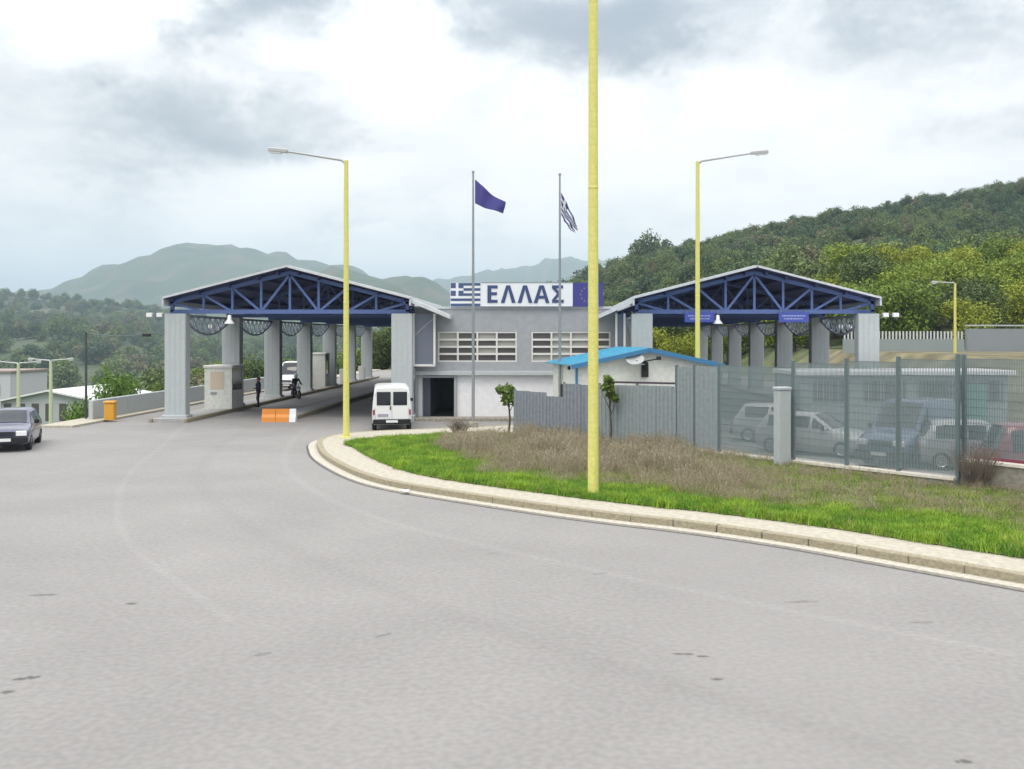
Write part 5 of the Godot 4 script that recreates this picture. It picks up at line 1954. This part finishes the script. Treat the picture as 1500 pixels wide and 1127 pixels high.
func build_trees() -> void:
	rng.seed = 91
	var crowns := []
	var trunks := []
	for k in 4:
		crowns.append(crown_mesh(200 + k, 2.8, 5.4, 5200, 0.17, 12))
		trunks.append(trunk_mesh(300 + k, 4.6, 0.16))
	var tints := [leaf_tint(0.21, 0.285, 0.028), leaf_tint(0.275, 0.315, 0.026), leaf_tint(0.16, 0.24, 0.028), leaf_tint(0.09, 0.135, 0.035)]
	var kinds := ["yellow green", "golden green", "fresh green", "dark green"]
	for i in 110:
		var row := i % 5
		var x := 4.0 + (i / 5) * 3.7 + rng.randf_range(-1.8, 1.8)
		var d := 106.0 + row * 9.0 + rng.randf_range(-3.0, 3.0)
		if x < 26.0:
			d += 22.0
		var k := rng.randi() % 4
		var c := rng.randi() % 3
		if rng.randf() < 0.14:
			c = 3
		var s := 1.0 + 0.5 * rng.randf()
		var seen := 800.0 + 1450.0 * x / d
		if seen > 1545.0 or seen < 890.0:
			continue
		var where: String = "under the right canopy" if seen < 1270.0 else "between canopy and far lamp" if seen < 1400.0 else "right of the far lamp"
		var label: String = "%s bushy tree, %s row of the belt, seen %s" % [kinds[c], ["front", "second", "middle", "fourth", "rearmost"][row], where]
		var o := thing("bushy_tree", label, "tree", V(x, ground_y(x, d), d), rng.randf() * TAU, kinds[c] + " bushy trees at the foot of the hill")
		o.scale = Vector3(s, s, s)
		part(o, "trunk", trunks[k], M.bark)
		part(o, "crown", crowns[k], tints[c])
	# trees along the valley side behind the left canopy
	for i in 40:
		var x := -52.0 + (i % 20) * 2.9 + rng.randf_range(-1.2, 1.2)
		var d := 134.0 + 9.0 * (i / 20) + rng.randf_range(-4.0, 4.0)
		var k := rng.randi() % 4
		var c := 2 + rng.randi() % 2
		var s := 0.8 + 0.5 * rng.randf()
		var seen := 800.0 + 1450.0 * x / d
		var where: String = "left of it" if seen < 245.0 else "beyond its left bays" if seen < 400.0 else "beyond its middle bays" if seen < 500.0 else "beyond its right bays"
		if seen > 600.0:
			continue
		var label: String = "%s tree in the %s row behind the left canopy, seen %s" % ["mid green" if c == 2 else "dark green", "nearer" if i < 20 else "farther", where]
		var o := thing("valley_tree", label, "tree", V(x, ground_y(x, d), d), rng.randf() * TAU, "mid green trees behind the left canopy" if c == 2 else "dark green trees behind the left canopy")
		o.scale = Vector3(s, s, s)
		part(o, "trunk", trunks[k], M.bark)
		part(o, "crown", crowns[k], tints[c])
	# bright bushes outside the parapet
	for q in [[-27.9, 60.0, 0.62, "bright green bush outside the parapet, left one"], [-26.3, 60.6, 0.55, "bright green bush outside the parapet, right one"]]:
		var o := thing("bush", q[3], "bush", V(q[0], ground_y(q[0], q[1]) - 0.1, q[1]), q[0], "bushes outside the parapet")
		o.scale = Vector3(q[2], 1.0, q[2])
		part(o, "stem", trunks[1], M.bark)
		part(o, "crown", crowns[2], leaf_tint(0.12, 0.22, 0.03))
	# two leafy saplings at the fence
	var leafy := crown_mesh(400, 0.55, 1.05, 420, 0.13, 5)
	var shoot := crown_mesh(401, 0.36, 1.35, 330, 0.12, 5)
	for q in [[-1.50, 39.4, 1.25, leafy, "leafy green sapling with a dark stem at the left end of the fence"], [2.25, 35.05, 1.55, shoot, "narrow leafy green sapling in front of the middle of the fence"]]:
		var o := thing("sapling", q[4], "sapling", V(q[0], 0.12, q[1]), 0.0, "leafy saplings at the fence")
		var st := mb(true)
		tube(st, [Vector3(0, -0.1, 0), Vector3(0.06, 0.7, 0.02), Vector3(-0.02, q[2] + 0.5, 0)], [0.05, 0.04, 0.02], 7)
		for k in 4:
			tube(st, [Vector3(0.02, q[2] * 0.75 + 0.1 * k, 0), Vector3(cos(k * 1.7) * 0.3, q[2] + 0.25 + 0.12 * k, sin(k * 1.7) * 0.3)], [0.02, 0.006], 5)
		part(o, "stem", fin(st), M.bark)
		part(o, "crown", q[3], leaf_tint(0.13, 0.20, 0.035), at(Vector3(0, q[2] - 0.1, 0)))
	# bare twiggy bushes
	for q in [[10.75, 24.75, 1.15, "bare grey brown twiggy bush where the low wall meets the higher wall"], [-3.4, 38.6, 0.75, "small bare twiggy bush at the foot of the left flagpole"]]:
		var o := thing("twiggy_bush", q[3], "bush", V(q[0], 0.18, q[1]), 0.0, "bare twiggy bushes")
		var st := mb()
		for k in 90:
			var a := rng.randf() * TAU
			var r0 := Vector3(cos(a), 0, sin(a)) * 0.15 * rng.randf()
			var dir := Vector3(cos(a) * rng.randf() * 0.7, 1.0, sin(a) * rng.randf() * 0.7).normalized()
			var h: float = q[2] * (0.5 + 0.6 * rng.randf())
			var mid := r0 + dir * h * 0.6
			bar(st, r0, mid, 0.009, 0.009)
			for j in 4:
				bar(st, mid - dir * h * 0.25 * rng.randf(), mid + (dir + Vector3(rng.randfn(), 0.3, rng.randfn()) * 0.4) * h * 0.35, 0.006, 0.006)
		part(o, "twigs", fin(st), mat(lin(0.20, 0.165, 0.135), 0.95))

# ------------------------------------------------------------------ assembly
func _ready() -> void:
	var cam := Camera3D.new()
	cam.name = "camera"
	cam.position = Vector3(0, 4.0, 0)
	cam.projection = Camera3D.PROJECTION_FRUSTUM
	cam.near = 0.1
	cam.far = 12000.0
	cam.size = 0.1 * 1127.0 / 1450.0
	cam.frustum_offset = Vector2(-0.1 * 50.0 / 1450.0, -0.1 * 66.5 / 1450.0)
	add_child(cam)
	cam.current = true
	var env := Environment.new()
	env.background_mode = Environment.BG_SKY
	env.sky = make_sky()
	env.tonemap_mode = Environment.TONE_MAPPER_LINEAR
	env.tonemap_exposure = 1.04
	env.sdfgi_enabled = true
	env.ssao_enabled = true
	env.ssil_enabled = true
	env.fog_enabled = true
	env.fog_density = 0.00023
	env.fog_light_color = Color(0.78, 0.87, 0.93)
	var we := WorldEnvironment.new()
	we.name = "environment"
	we.environment = env
	add_child(we)
	var sun := DirectionalLight3D.new()
	sun.name = "sun"
	sun.light_energy = 0.45
	sun.light_color = Color(1.0, 0.96, 0.90)
	sun.light_angular_distance = 25.0
	sun.shadow_enabled = true
	sun.rotation_degrees = Vector3(-58, -24, 0)
	add_child(sun)
	rough_noise.seed = 2
	rough_noise.frequency = 0.012
	rough_noise.fractal_octaves = 4
	materials()
	build_terrain()
	build_ground()
	canopy(-12.5, "left blue trussed border canopy on pale concrete columns, open lanes beneath")
	canopy(10.16, "right blue trussed border canopy with hanging lane signs, behind the fence")
	build_customs()
	build_sign()
	build_hut()
	build_fence()
	build_surroundings()
	build_flags()
	build_lamps()
	build_lanes()
	build_vehicles()
	build_people()
	build_trees()
	build_forest()
	build_grass()
